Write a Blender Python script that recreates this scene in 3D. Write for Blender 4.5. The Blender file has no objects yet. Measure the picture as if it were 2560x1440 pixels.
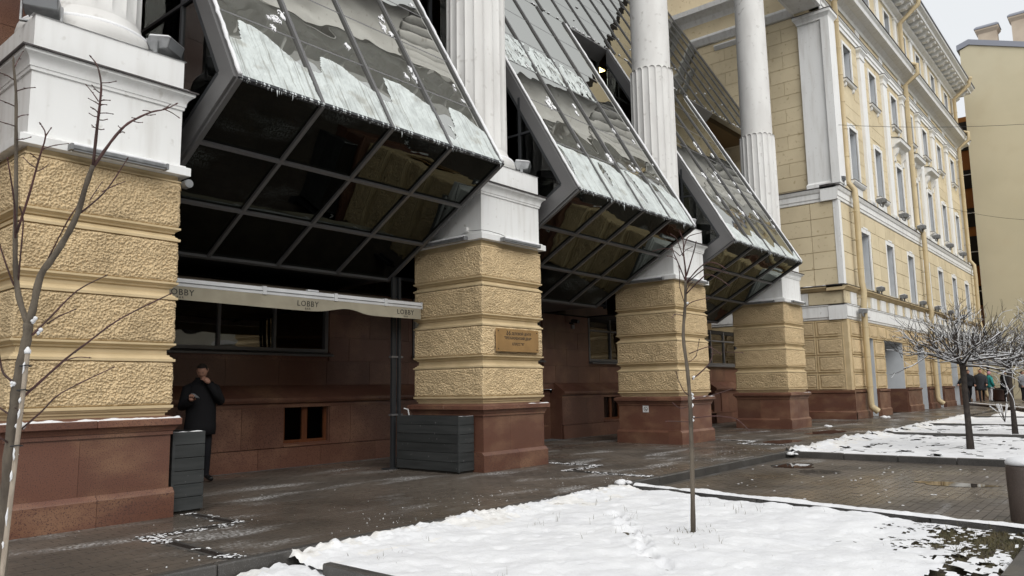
import bpy, bmesh, math, random
from mathutils import Vector, Matrix, noise
random.seed(11)
R = math.radians
scene = bpy.context.scene
col = scene.collection

# ---------------------------------------------------------------- camera
CAM_POS = Vector((-9.2145, -8.3885, 1.33))
YAW, PITCH, ROLL = R(40.0229), R(7.5917), R(-0.9194)
fw = Vector((math.cos(YAW)*math.cos(PITCH), math.sin(YAW)*math.cos(PITCH), math.sin(PITCH)))
rt = Vector((math.sin(YAW), -math.cos(YAW), 0)); up = rt.cross(fw)
rt2 = rt*math.cos(ROLL) + up*math.sin(ROLL); up2 = up*math.cos(ROLL) - rt*math.sin(ROLL)
cd = bpy.data.cameras.new('camera'); cam = bpy.data.objects.new('camera', cd); col.objects.link(cam)
m = Matrix((rt2, up2, -fw)).transposed().to_4x4(); m.translation = CAM_POS
cam.matrix_world = m
cd.sensor_width = 36; cd.lens = 1889.38/2560*36; cd.clip_end = 3000; cd.clip_start = .05
scene.camera = cam

# ---------------------------------------------------------------- sky, sun, exposure
SUN_EL, SUN_AZ = R(40), R(-120)          # azimuth measured from +X; light arrives from the street side
world = bpy.data.worlds.new('World'); scene.world = world; world.use_nodes = True
wt = world.node_tree; wt.nodes.clear()
wo = wt.nodes.new('ShaderNodeOutputWorld'); bg = wt.nodes.new('ShaderNodeBackground')
sky = wt.nodes.new('ShaderNodeTexSky'); sky.sky_type = 'NISHITA'; sky.sun_disc = False
sky.sun_elevation = SUN_EL; sky.sun_rotation = R(90) - SUN_AZ
sky.air_density = 1.0; sky.dust_density = 6.0; sky.ozone_density = 1.0
hs = wt.nodes.new('ShaderNodeHueSaturation'); hs.inputs['Saturation'].default_value = .25
mx = wt.nodes.new('ShaderNodeMix'); mx.data_type = 'RGBA'; mx.inputs[0].default_value = .92
mx.inputs[7].default_value = (4.9, 5.05, 5.2, 1)      # the even cloud layer
wt.links.new(sky.outputs[0], hs.inputs['Color']); wt.links.new(hs.outputs[0], mx.inputs[6])
wt.links.new(mx.outputs[2], bg.inputs[0]); bg.inputs[1].default_value = .105
wt.links.new(bg.outputs[0], wo.inputs[0])
sd = bpy.data.lights.new('sun', 'SUN'); sun = bpy.data.objects.new('sun', sd); col.objects.link(sun)
sd.energy = 1.5; sd.angle = R(60); sd.color = (1, .975, .94)
dirv = Vector((math.cos(SUN_AZ)*math.cos(SUN_EL), math.sin(SUN_AZ)*math.cos(SUN_EL), math.sin(SUN_EL)))
sun.rotation_euler = dirv.to_track_quat('Z', 'Y').to_euler(); sun.location = (0, -30, 40)
vs = scene.view_settings; vs.view_transform = 'Standard'; vs.look = 'None'; vs.exposure = .76; vs.gamma = 1
scene.cycles.use_denoising = True
scene.cycles.max_bounces = 8; scene.cycles.diffuse_bounces = 4; scene.cycles.glossy_bounces = 4
scene.cycles.transparent_max_bounces = 12; scene.cycles.caustics_reflective = False; scene.cycles.caustics_refractive = False

# ---------------------------------------------------------------- materials
def mat(name, c, rough=.6, metal=0., spec=.4, c2=None, vscale=3., vpos=(.35, .65), c3=None, sscale=90., spos=(.52, .6),
        bump=0., bscale=40., bdist=.01, bdetail=4., rough2=None, rscale=2., stretch=None, objvar=0.):
    """Principled material: two-tone large variation (c2), fine speckle (c3), noise bump, patchy roughness."""
    M = bpy.data.materials.new(name); M.use_nodes = True; t = M.node_tree; N = t.nodes; L = t.links
    b = N['Principled BSDF']; b.inputs['Metallic'].default_value = metal; b.inputs['Roughness'].default_value = rough
    b.inputs['Specular IOR Level'].default_value = spec
    geo = N.new('ShaderNodeNewGeometry'); P = geo.outputs['Position']
    if stretch:
        mp = N.new('ShaderNodeMapping'); mp.inputs['Scale'].default_value = stretch; L.new(P, mp.inputs[0]); PS = mp.outputs[0]
    else: PS = P
    def nz(scale, detail=3., src=P):
        n = N.new('ShaderNodeTexNoise'); n.inputs['Scale'].default_value = scale; n.inputs['Detail'].default_value = detail
        L.new(src, n.inputs['Vector']); return n.outputs[0]
    def ramp(sock, lo, hi):
        r = N.new('ShaderNodeMapRange'); r.inputs[1].default_value = lo; r.inputs[2].default_value = hi
        r.interpolation_type = 'SMOOTHSTEP'; L.new(sock, r.inputs[0]); return r.outputs[0]
    def mix(f, a, bb):
        x = N.new('ShaderNodeMix'); x.data_type = 'RGBA'; L.new(f, x.inputs[0])
        for i, v in ((6, a), (7, bb)):
            if isinstance(v, (tuple, list)): x.inputs[i].default_value = (*v, 1)
            else: L.new(v, x.inputs[i])
        return x.outputs[2]
    cc = c
    if c2: cc = mix(ramp(nz(vscale, 5, PS), *vpos), c, c2)
    if c3: cc = mix(ramp(nz(sscale, 2), *spos), cc, c3)
    if objvar:                                         # each stone or board a shade of its own
        oi = N.new('ShaderNodeObjectInfo'); hv = N.new('ShaderNodeHueSaturation'); r = N.new('ShaderNodeMapRange')
        r.inputs[3].default_value = 1-objvar; r.inputs[4].default_value = 1+objvar; L.new(oi.outputs['Random'], r.inputs[0]); L.new(r.outputs[0], hv.inputs['Value'])
        if isinstance(cc, tuple): hv.inputs['Color'].default_value = (*cc, 1)
        else: L.new(cc, hv.inputs['Color'])
        cc = hv.outputs[0]
    if isinstance(cc, tuple): b.inputs['Base Color'].default_value = (*cc, 1)
    else: L.new(cc, b.inputs['Base Color'])
    if rough2 is not None:
        r = N.new('ShaderNodeMapRange'); r.inputs[1].default_value = .4; r.inputs[2].default_value = .62
        r.inputs[3].default_value = rough; r.inputs[4].default_value = rough2; L.new(nz(rscale, 4, PS), r.inputs[0]); L.new(r.outputs[0], b.inputs['Roughness'])
    if bump:
        bp = N.new('ShaderNodeBump'); bp.inputs['Strength'].default_value = bump; bp.inputs['Distance'].default_value = bdist
        L.new(nz(bscale, bdetail), bp.inputs['Height']); L.new(bp.outputs[0], b.inputs['Normal'])
    return M

M = {}
M['stucco_rough'] = mat('stucco_rough', (.68, .53, .325), .9, spec=.15, c2=(.53, .41, .25), vscale=1.3, vpos=(.42, .72), c3=(.52, .40, .24), sscale=60, spos=(.5, .7), bump=.5, bscale=70, bdist=.012, objvar=.05)
M['stucco_smooth'] = mat('stucco_smooth', (.60, .475, .29), .8, spec=.2, c2=(.53, .415, .245), vscale=3, bump=.08, bscale=25)
M['stucco_wall'] = mat('stucco_wall', (.67, .575, .395), .85, spec=.2, c2=(.60, .51, .345), vscale=.9, c3=(.45, .36, .22), sscale=7, spos=(.6, .8), bump=.1, bscale=30, objvar=.05)
M['white_paint'] = mat('white_paint', (.81, .815, .805), .6, spec=.3, c2=(.70, .695, .675), vscale=2.6, vpos=(.45, .75), c3=(.62, .61, .58), sscale=9, spos=(.64, .8), bump=.06, bscale=30, stretch=(2.2, 2.2, .3))
M['white_column'] = mat('white_column', (.72, .715, .695), .7, spec=.25, c2=(.64, .63, .61), vscale=2.5, c3=(.49, .475, .45), sscale=6, spos=(.6, .8), bump=.08, bscale=35, stretch=(1, 1, .3))
M['granite'] = mat('granite_red', (.15, .068, .045), .3, spec=.5, c2=(.235, .128, .078), vscale=1.5, vpos=(.42, .72), c3=(.075, .036, .03), sscale=95, spos=(.52, .66), bump=.06, bscale=60, rough2=.5, rscale=1.6, stretch=(1, 1, 2.0), objvar=.14)
M['granite_wall'] = mat('granite_wall', (.165, .080, .055), .28, spec=.5, c2=(.25, .135, .088), vscale=1.3, vpos=(.45, .7), c3=(.07, .03, .022), sscale=80, spos=(.52, .66), rough2=.45, rscale=1.2, objvar=.16)
M['flashing'] = mat('flashing', (.055, .05, .05), .5, metal=.3, c2=(.09, .08, .08), vscale=6)
M['frame_metal'] = mat('frame_metal', (.165, .163, .163), .42, metal=.35, spec=.5, c2=(.155, .152, .153), vscale=2, bump=.02, bscale=15)
M['frame_dark'] = mat('frame_dark', (.035, .037, .04), .45, metal=.2, spec=.4)
M['anthracite'] = mat('anthracite_board', (.032, .035, .035), .55, spec=.35, c2=(.045, .048, .048), vscale=4, c3=(.14, .14, .14), sscale=18, spos=(.7, .76), bump=.05, bscale=50, stretch=(.4, .4, 4), objvar=.15)
M['snow'] = mat('snow', (.80, .805, .815), .75, spec=.2, c2=(.745, .75, .765), vscale=2.5, c3=(.62, .605, .58), sscale=24, spos=(.70, .80), bump=.5, bscale=45, bdist=.012, bdetail=6)
M['snow_dirty'] = mat('snow_dirty', (.80, .79, .77), .75, spec=.25, c2=(.52, .48, .43), vscale=6, vpos=(.52, .75), bump=.5, bscale=60, bdist=.015, bdetail=6)
M['kerb'] = mat('kerb_granite', (.075, .07, .065), .5, spec=.5, c2=(.05, .047, .043), vscale=3, c3=(.13, .125, .12), sscale=110, spos=(.58, .66), bump=.1, bscale=60, rough2=.3)
M['bark'] = mat('bark', (.16, .135, .105), .85, spec=.2, c2=(.09, .075, .06), vscale=14, bump=.4, bscale=60, stretch=(1, 1, .25))
M['twig'] = mat('twig_red', (.095, .045, .042), .6, spec=.3, c2=(.06, .035, .03), vscale=9)
M['bark_dark'] = mat('bark_dark', (.072, .06, .052), .85, spec=.2, c2=(.045, .038, .034), vscale=12, bump=.4, bscale=50)
M['stake'] = mat('stake_wood', (.42, .36, .29), .8, spec=.2, c2=(.30, .25, .2), vscale=8, stretch=(6, 6, .6), bump=.2, bscale=60)
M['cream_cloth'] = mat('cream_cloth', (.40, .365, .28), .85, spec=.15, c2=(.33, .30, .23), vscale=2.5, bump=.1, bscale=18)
M['cloth_top'] = mat('cloth_top', (.13, .105, .08), .9, spec=.1, c2=(.09, .075, .06), vscale=5)  # awning roof cloth, its shade put into a darker brown
M['white_metal'] = mat('white_metal', (.74, .75, .76), .4, spec=.5, c2=(.66, .67, .68), vscale=3)
M['print_black'] = mat('print_black', (.03, .028, .025), .6)
M['brass'] = mat('brass_plate', (.46, .28, .115), .38, metal=.45, spec=.5, c2=(.40, .24, .10), vscale=5, rough2=.5, rscale=4)
M['orange_wood'] = mat('orange_wood', (.155, .052, .02), .45, spec=.4, c2=(.11, .038, .016), vscale=5, stretch=(6, 6, .7))
M['pipe_paint'] = mat('pipe_paint', (.56, .455, .275), .5, spec=.4, c2=(.50, .40, .24), vscale=1.5)
M['wall_c'] = mat('plaster_cream', (.58, .52, .37), .9, spec=.15, c2=(.53, .475, .335), vscale=.25, vpos=(.35, .7), c3=(.54, .475, .33), sscale=.6, spos=(.5, .8), bump=.1, bscale=8)
M['chimney'] = mat('chimney_plaster', (.56, .47, .37), .9, spec=.15, c2=(.46, .38, .3), vscale=.9)
M['orange_wall'] = mat('orange_wall', (.32, .13, .03), .85, c2=(.24, .09, .025), vscale=.6)
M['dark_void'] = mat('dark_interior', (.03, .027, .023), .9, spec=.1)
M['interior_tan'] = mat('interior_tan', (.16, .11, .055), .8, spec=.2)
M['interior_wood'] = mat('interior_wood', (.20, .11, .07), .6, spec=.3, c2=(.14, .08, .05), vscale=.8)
M['window_dark'] = mat('window_brown', (.06, .018, .016), .5, spec=.4)
M['reveal'] = mat('reveal_paint', (.60, .63, .66), .7, spec=.2, c2=(.54, .57, .6), vscale=2)
M['roof_metal'] = mat('roof_metal', (.27, .28, .32), .5, metal=.4)
M['lamp_metal'] = mat('lamp_aluminium', (.27, .275, .28), .45, metal=.5, c2=(.2, .205, .21), vscale=10)
M['lamp_glass'] = mat('lamp_glass', (.25, .26, .27), .15, spec=.6)
M['skin'] = mat('skin', (.52, .29, .21), .55, spec=.3)
M['hair'] = mat('hair', (.03, .022, .018), .7)
M['coat_black'] = mat('coat_black', (.012, .012, .014), .8, spec=.2, bump=.2, bscale=25)
M['trousers'] = mat('trousers_black', (.014, .014, .017), .8, spec=.2)
M['shoe'] = mat('shoe_black', (.012, .011, .011), .45)
M['jacket_teal'] = mat('jacket_teal', (.02, .22, .21), .7)
M['jacket_dark'] = mat('jacket_charcoal', (.03, .032, .037), .8)
M['jacket_grey'] = mat('jacket_grey', (.2, .21, .23), .8)
M['trouser_white'] = mat('trouser_white', (.6, .6, .62), .8)
M['hat_pink'] = mat('hat_pink', (.5, .25, .3), .8)
M['grass'] = mat('grass', (.075, .07, .028), .8, c2=(.13, .105, .05), vscale=6)
M['soil'] = mat('soil', (.06, .045, .032), .95, c2=(.085, .075, .04), vscale=9, bump=.8, bscale=60, bdist=.02)
M['ceramic'] = mat('planter_brown', (.075, .04, .03), .5)
M['cast_iron'] = mat('cast_iron', (.05, .042, .038), .45, metal=.5, spec=.5, bump=.4, bscale=90)
M['bollard'] = mat('bollard_granite', (.115, .09, .077), .5, spec=.4, c2=(.09, .07, .06), vscale=4, c3=(.17, .13, .11), sscale=140, spos=(.55, .64), bump=.15, bscale=120)
M['asphalt'] = mat('asphalt', (.05, .05, .05), .5, c2=(.07, .068, .065), vscale=2, bump=.2, bscale=120, rough2=.25)
M['ground'] = mat('ground_earth', (.07, .063, .055), .9)
M['opposite'] = mat('opposite_plaster', (.62, .58, .49), .85, c2=(.54, .5, .42), vscale=.5)
M['sign_white'] = mat('sign_white', (.75, .75, .75), .4)
M['sign_green'] = mat('sign_green', (.05, .3, .1), .5)
M['wire'] = mat('wire_black', (.02, .02, .02), .6)

def paving_mat(name, base, alt, wet=.35, dust=(.56, .70), dscale=1.1):
    """Wet concrete pavers: tone per stone by random id, damp gloss in patches, a trodden dusting of snow."""
    Mt = mat(name, base, .5, spec=.5); t = Mt.node_tree; N = t.nodes; L = t.links; b = N['Principled BSDF']
    oi = N.new('ShaderNodeNewGeometry')
    def nz(sc, det, vec=None, st=None):
        n = N.new('ShaderNodeTexNoise'); n.inputs['Scale'].default_value = sc; n.inputs['Detail'].default_value = det
        if st:
            mp = N.new('ShaderNodeMapping'); mp.inputs['Scale'].default_value = st; mp.inputs['Rotation'].default_value = (0, 0, .25)
            L.new(oi.outputs['Position'], mp.inputs[0]); L.new(mp.outputs[0], n.inputs['Vector'])
        else: L.new(oi.outputs['Position'], n.inputs['Vector'])
        return n.outputs[0]
    def mr(s, a, bb, c=0., d=1.):
        r = N.new('ShaderNodeMapRange'); r.interpolation_type = 'SMOOTHSTEP'
        for i, v in enumerate((a, bb, c, d)): r.inputs[i+1].default_value = v
        L.new(s, r.inputs[0]); return r.outputs[0]
    def mix(f, a, bb):
        x = N.new('ShaderNodeMix'); x.data_type = 'RGBA'; L.new(f, x.inputs[0])
        for i, v in ((6, a), (7, bb)):
            if isinstance(v, tuple): x.inputs[i].default_value = (*v, 1)
            else: L.new(v, x.inputs[i])
        return x.outputs[2]
    isl = mr(oi.outputs['Random Per Island'], 0, 1)
    c0 = mix(isl, base, alt)
    c0 = mix(mr(nz(.7, 4), .4, .65), c0, tuple(v*.62 for v in base))
    # dusting: breadth from a large patch mask, broken by fine grain
    big = mr(nz(dscale, 5, st=(.55, 1.5, 1)), *dust); fine = mr(nz(30, 6), .40, .66); mul = N.new('ShaderNodeMath'); mul.operation = 'MULTIPLY'
    L.new(big, mul.inputs[0]); L.new(fine, mul.inputs[1])
    c1 = mix(mul.outputs[0], c0, (.55, .545, .54))
    L.new(c1, b.inputs['Base Color'])
    rr = mr(nz(wet, 4), .42, .6, .24, .58); a2 = N.new('ShaderNodeMath'); a2.operation = 'MAXIMUM'
    m3 = N.new('ShaderNodeMath'); m3.operation = 'MULTIPLY'; m3.inputs[1].default_value = .8; L.new(mul.outputs[0], m3.inputs[0])
    L.new(rr, a2.inputs[0]); L.new(m3.outputs[0], a2.inputs[1]); L.new(a2.outputs[0], b.inputs['Roughness'])
    bp = N.new('ShaderNodeBump'); bp.inputs['Strength'].default_value = .15; bp.inputs['Distance'].default_value = .004
    L.new(nz(55, 4), bp.inputs['Height']); L.new(bp.outputs[0], b.inputs['Normal'])
    return Mt
M['paver'] = paving_mat('paver_wet', (.112, .093, .076), (.128, .107, .088), dust=(.52, .70))
M['paver_drive'] = paving_mat('paver_drive', (.118, .098, .079), (.132, .11, .089), wet=.3, dust=(.6, .78), dscale=.9)
M['water'] = mat('puddle_water', (.03, .026, .022), .03, spec=.6)
M['joint'] = mat('paver_joint', (.075, .064, .053), .55, spec=.4, c2=(.10, .095, .09), vscale=1.4, vpos=(.5, .7))

def glass_mat(name, tint=(.30, .31, .27), ior=1.75, wave=.12, wscale=1.1, gloss=(.95, .95, .92)):
    Mt = bpy.data.materials.new(name); Mt.use_nodes = True; t = Mt.node_tree; N = t.nodes; L = t.links; N.clear()
    o = N.new('ShaderNodeOutputMaterial'); mixs = N.new('ShaderNodeMixShader'); fr = N.new('ShaderNodeFresnel')
    tr = N.new('ShaderNodeBsdfTransparent'); gl = N.new('ShaderNodeBsdfGlossy'); fr.inputs[0].default_value = ior
    tr.inputs[0].default_value = (*tint, 1); gl.inputs[0].default_value = (*gloss, 1); gl.inputs['Roughness'].default_value = .012
    g = N.new('ShaderNodeNewGeometry'); n = N.new('ShaderNodeTexNoise'); n.inputs['Scale'].default_value = wscale; n.inputs['Detail'].default_value = 1.5
    L.new(g.outputs['Position'], n.inputs['Vector'])
    bp = N.new('ShaderNodeBump'); bp.inputs['Strength'].default_value = wave; bp.inputs['Distance'].default_value = .25
    L.new(n.outputs[0], bp.inputs['Height']); L.new(bp.outputs[0], gl.inputs['Normal'])
    L.new(fr.outputs[0], mixs.inputs[0]); L.new(tr.outputs[0], mixs.inputs[1]); L.new(gl.outputs[0], mixs.inputs[2]); L.new(mixs.outputs[0], o.inputs[0])
    return Mt
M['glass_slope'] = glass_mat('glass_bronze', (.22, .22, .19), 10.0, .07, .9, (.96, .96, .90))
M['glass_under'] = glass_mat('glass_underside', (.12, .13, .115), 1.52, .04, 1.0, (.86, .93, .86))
M['glass_clear'] = glass_mat('glass_window', (.50, .50, .46), 2.5, .04, 1.0)
M['glass_side'] = glass_mat('glass_side', (.42, .44, .42), 1.6, .04, 1.0)

def ice_mat():
    Mt = mat('melting_ice', (.60, .645, .63), .35, spec=.4, c2=(.46, .475, .44), vscale=3.2, vpos=(.56, .68), bump=.8, bscale=20, bdist=.02)
    t = Mt.node_tree; N = t.nodes; L = t.links; b = N['Principled BSDF']
    g = N.new('ShaderNodeNewGeometry'); mp = N.new('ShaderNodeMapping'); mp.inputs['Scale'].default_value = (40, .9, .9)
    n = N.new('ShaderNodeTexNoise'); n.inputs['Scale'].default_value = 1; n.inputs['Detail'].default_value = 3
    L.new(g.outputs['Position'], mp.inputs[0]); L.new(mp.outputs[0], n.inputs['Vector'])
    r = N.new('ShaderNodeMapRange'); r.inputs[1].default_value = .58; r.inputs[2].default_value = .64; r.inputs[4].default_value = .7; L.new(n.outputs[0], r.inputs[0])
    old = b.inputs['Base Color'].links[0].from_socket
    x = N.new('ShaderNodeMix'); x.data_type = 'RGBA'; x.inputs[7].default_value = (.25, .255, .23, 1)
    L.new(r.outputs[0], x.inputs[0]); L.new(old, x.inputs[6]); L.new(x.outputs[2], b.inputs['Base Color'])
    al = N.new('ShaderNodeTexNoise'); al.inputs['Scale'].default_value = 4.5; al.inputs['Detail'].default_value = 5; L.new(g.outputs['Position'], al.inputs['Vector'])
    ar = N.new('ShaderNodeMapRange'); ar.inputs[1].default_value = .36; ar.inputs[2].default_value = .55; ar.inputs[3].default_value = .82; ar.inputs[4].default_value = 1.0
    L.new(al.outputs[0], ar.inputs[0]); L.new(ar.outputs[0], b.inputs['Alpha'])
    return Mt
M['ice'] = ice_mat()
M['icicle'] = mat('icicle', (.62, .66, .67), .12, spec=.6)
lm = bpy.data.materials.new('ceiling_lamp'); lm.use_nodes = True; e = lm.node_tree.nodes['Principled BSDF']
e.inputs['Emission Color'].default_value = (1, .74, .25, 1); e.inputs['Emission Strength'].default_value = 4.0; M['lamp_on'] = lm

# ---------------------------------------------------------------- helpers
ORG = {}
def tag(o, label=None, cat=None, group=None, kind=None):
    if label: o['label'] = label
    if cat: o['category'] = cat
    if group: o['group'] = group
    if kind: o['kind'] = kind
    return o
def thing(name, label, cat, loc=(0, 0, 0), group=None, rotz=0):
    o = bpy.data.objects.new(name, None); col.objects.link(o); o.location = loc; o.rotation_euler = (0, 0, rotz)
    o.empty_display_size = .2; ORG[o] = Vector(loc); return tag(o, label, cat, group)
def place(name, mesh, parent=None, loc=(0, 0, 0), scale=None, rot=None, material=None):
    """A mesh object at a world place, parented to its thing."""
    o = bpy.data.objects.new(name, mesh); col.objects.link(o); L = Vector(loc)
    if parent is not None:
        o.parent = parent; L = L - ORG[parent]; ORG[o] = ORG[parent] + L
    else: ORG[o] = Vector(loc)
    o.location = L
    if scale is not None: o.scale = scale
    if rot is not None: o.rotation_euler = rot
    return o

class MB:
    def __init__(s): s.v = []; s.f = []; s.mi = []; s.cur = 0
    def add(s, vs, fs):
        n = len(s.v); s.v += [tuple(v) for v in vs]; s.f += [tuple(i+n for i in f) for f in fs]; s.mi += [s.cur]*len(fs); return s
    def box(s, x0, x1, y0, y1, z0, z1):
        v = [(x, y, z) for z in (z0, z1) for y in (y0, y1) for x in (x0, x1)]
        return s.add(v, [(0, 2, 3, 1), (4, 5, 7, 6), (0, 1, 5, 4), (2, 6, 7, 3), (0, 4, 6, 2), (1, 3, 7, 5)])
    def bar(s, a, b, w, h, upv=(0, 0, 1)):
        a, b = Vector(a), Vector(b); d = (b-a).normalized(); u = Vector(upv); sd_ = d.cross(u)
        if sd_.length < 1e-4: sd_ = d.cross(Vector((1, 0, 0)))
        sd_.normalize(); u = sd_.cross(d); v = []
        for p in (a, b):
            for i, j in ((-1, -1), (1, -1), (1, 1), (-1, 1)): v.append(p + sd_*(w/2*i) + u*(h/2*j))
        return s.add(v, [(0, 3, 2, 1), (4, 5, 6, 7), (0, 1, 5, 4), (1, 2, 6, 5), (2, 3, 7, 6), (3, 0, 4, 7)])
    def tube(s, pts, r0, r1=None, n=6, cap=True, radii=None):
        pts = [Vector(p) for p in pts]; k = len(pts); r1 = r0 if r1 is None else r1; vs = []; fs = []; prev = None
        for i, p in enumerate(pts):
            d = (pts[min(i+1, k-1)] - pts[max(i-1, 0)])
            if d.length < 1e-7: d = Vector((0, 0, 1))
            d.normalize()
            if prev is None:
                a = d.cross(Vector((0, 0, 1)))
                if a.length < .05: a = d.cross(Vector((1, 0, 0)))
            else: a = prev - d*prev.dot(d)
            a.normalize(); prev = a; b = d.cross(a); r = radii[i] if radii else r0 + (r1-r0)*i/max(1, k-1)
            for j in range(n):
                t = 2*math.pi*j/n; vs.append(p + a*(math.cos(t)*r) + b*(math.sin(t)*r))
        for i in range(k-1):
            for j in range(n): fs.append((i*n+j, i*n+(j+1) % n, (i+1)*n+(j+1) % n, (i+1)*n+j))
        if cap: fs.append(tuple(reversed(range(n)))); fs.append(tuple(range((k-1)*n, k*n)))
        return s.add(vs, fs)
    def lathe(s, c, prof, n=32, cap=True):
        vs = []; fs = []
        for r, z in prof:
            for j in range(n): t = 2*math.pi*j/n; vs.append((c[0]+r*math.cos(t), c[1]+r*math.sin(t), c[2]+z))
        for i in range(len(prof)-1):
            for j in range(n): fs.append((i*n+j, i*n+(j+1) % n, (i+1)*n+(j+1) % n, (i+1)*n+j))
        if cap: fs.append(tuple(reversed(range(n)))); fs.append(tuple(range((len(prof)-1)*n, len(prof)*n)))
        return s.add(vs, fs)
    def rect(s, x0, x1, y0, y1, prof, cap=True):
        """A moulding run round a rectangle: prof = [(outward offset, z), ...] from the bottom up."""
        vs = []; fs = []
        for o, z in prof: vs += [(x0-o, y0-o, z), (x1+o, y0-o, z), (x1+o, y1+o, z), (x0-o, y1+o, z)]
        for i in range(len(prof)-1):
            for j in range(4): fs.append((i*4+j, i*4+(j+1) % 4, (i+1)*4+(j+1) % 4, (i+1)*4+j))
        if cap: fs.append((3, 2, 1, 0)); k = (len(prof)-1)*4; fs.append((k, k+1, k+2, k+3))
        return s.add(vs, fs)
    def prism(s, poly, axis, a, b):
        """Extrude a polygon given in the two other axes along axis from a to b."""
        n = len(poly); vs = []
        for t in (a, b):
            for p, q in poly: vs.append({'x': (t, p, q), 'y': (p, t, q), 'z': (p, q, t)}[axis])
        fs = [tuple(range(n)), tuple(reversed(range(n, 2*n)))] + [(j, n+j, n+(j+1) % n, (j+1) % n) for j in range(n)]
        return s.add(vs, fs)
    def mesh(s, name, mats, smooth=False, org=Vector((0, 0, 0)), bevel=0):
        me = bpy.data.meshes.new(name)
        me.from_pydata([(v[0]-org[0], v[1]-org[1], v[2]-org[2]) for v in s.v], [], s.f)
        mats = mats if isinstance(mats, (list, tuple)) else [mats]
        for q in mats: me.materials.append(M[q] if isinstance(q, str) else q)
        if len(mats) > 1: me.polygons.foreach_set('material_index', s.mi)
        bm = bmesh.new(); bm.from_mesh(me); bmesh.ops.recalc_face_normals(bm, faces=bm.faces)
        if bevel:
            ed = [e_ for e_ in bm.edges if len(e_.link_faces) == 2 and e_.calc_face_angle(0) > .5]
            bmesh.ops.bevel(bm, geom=ed, offset=bevel, segments=1, affect='EDGES', clamp_overlap=True)
        bm.to_mesh(me); bm.free()
        if smooth:
            me.polygons.foreach_set('use_smooth', [True]*len(me.polygons))
            if smooth is not True: me.set_sharp_from_angle(angle=R(smooth))
        me.update(); return me
    def build(s, name, mats, parent=None, smooth=False, bevel=0):
        org = ORG[parent] if parent is not None else Vector((0, 0, 0))
        me = s.mesh(name, mats, smooth, org, bevel)
        o = bpy.data.objects.new(name, me); col.objects.link(o)
        if parent is not None: o.parent = parent; ORG[o] = ORG[parent]
        else: ORG[o] = Vector((0, 0, 0))
        return o
    def solo(s, name, mats, label, cat, loc=None, group=None, kind=None, smooth=False, bevel=0):
        """A thing that is one mesh, its origin at loc."""
        loc = Vector(loc) if loc is not None else Vector((0, 0, 0)); me = s.mesh(name, mats, smooth, loc, bevel)
        o = bpy.data.objects.new(name, me); col.objects.link(o); o.location = loc; ORG[o] = loc
        return tag(o, label, cat, group, kind)
def struct(mb, name, mats, smooth=False, kind='structure', label=None):
    o = mb.build(name, mats, None, smooth); o['kind'] = kind
    if label: o['label'] = label
    return o
UNIT = {}
def unit_block(matname, bev=.0):
    """A unit box centred on its back face (y from -1 to 0), shared by alike pieces."""
    if matname not in UNIT:
        UNIT[matname] = MB().box(-.5, .5, -1, 0, -.5, .5).mesh('block_'+matname, matname)
    return UNIT[matname]
def block(name, matname, parent, x0, x1, z0, z1, yface, depth=.03, axis='y'):
    """A stone proud of a wall that faces -Y (axis y) or -X (axis x: x0, x1 are then y values)."""
    if axis == 'y': return place(name, unit_block(matname), parent, ((x0+x1)/2, yface+depth, (z0+z1)/2), (x1-x0, depth, z1-z0))
    return place(name, unit_block(matname), parent, (yface+depth, (x0+x1)/2, (z0+z1)/2), (x1-x0, depth, z1-z0), (0, 0, R(-90)))
def fbm(x, y, z=0., o=4): return noise.fractal(Vector((x, y, z)), 1.0, 2.0, o)
def wall_openings(mb, x0, x1, z0, z1, ops, y0, y1):
    """Wall between x0 and x1 with rectangular openings [(xa, xb, za, zb)], as butted boxes."""
    ops = sorted(ops); x = x0
    for xa, xb, za, zb in ops:
        if xa > x: mb.box(x, xa, y0, y1, z0, z1)
        if za > z0: mb.box(xa, xb, y0, y1, z0, za)
        if zb < z1: mb.box(xa, xb, y0, y1, zb, z1)
        x = xb
    if x < x1: mb.box(x, x1, y0, y1, z0, z1)
def snow_strip(x0, x1, y0, y1, z, h, name, parent, seed=0, step=.05, over=.0):
    """A soft uneven layer of snow lying on a ledge."""
    nx = max(2, int((x1-x0)/step)); ny = max(2, int((y1-y0)/step)); mb = MB(); vs = []; fs = []
    for j in range(ny+1):
        for i in range(nx+1):
            x = x0+(x1-x0)*i/nx; y = y0+(y1-y0)*j/ny; e = min(i, nx-i, 1)*min(j, ny-j, 1)
            hh = h*(.55+.9*max(-.5, fbm(x*6+seed, y*6, seed))) if e else -.004
            vs.append((x, y, z+max(hh, -.004)))
    for j in range(ny):
        for i in range(nx): fs.append((j*(nx+1)+i, j*(nx+1)+i+1, (j+1)*(nx+1)+i+1, (j+1)*(nx+1)+i))
    return mb.add(vs, fs).build(name, 'snow', parent, True)
def text_mesh(txt, size, depth, material, bold=0., spacing=1.):
    cu = bpy.data.curves.new('lettering', 'FONT'); cu.body = txt; cu.size = size; cu.align_x = 'CENTER'; cu.align_y = 'CENTER'
    cu.extrude = depth; cu.offset = bold; cu.space_character = spacing; cu.resolution_u = 2
    o = bpy.data.objects.new('lettering', cu); col.objects.link(o); dg = bpy.context.evaluated_depsgraph_get(); dg.update()
    me = bpy.data.meshes.new_from_object(o.evaluated_get(dg)); bpy.data.objects.remove(o); me.materials.clear(); me.materials.append(M[material]); return me
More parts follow.
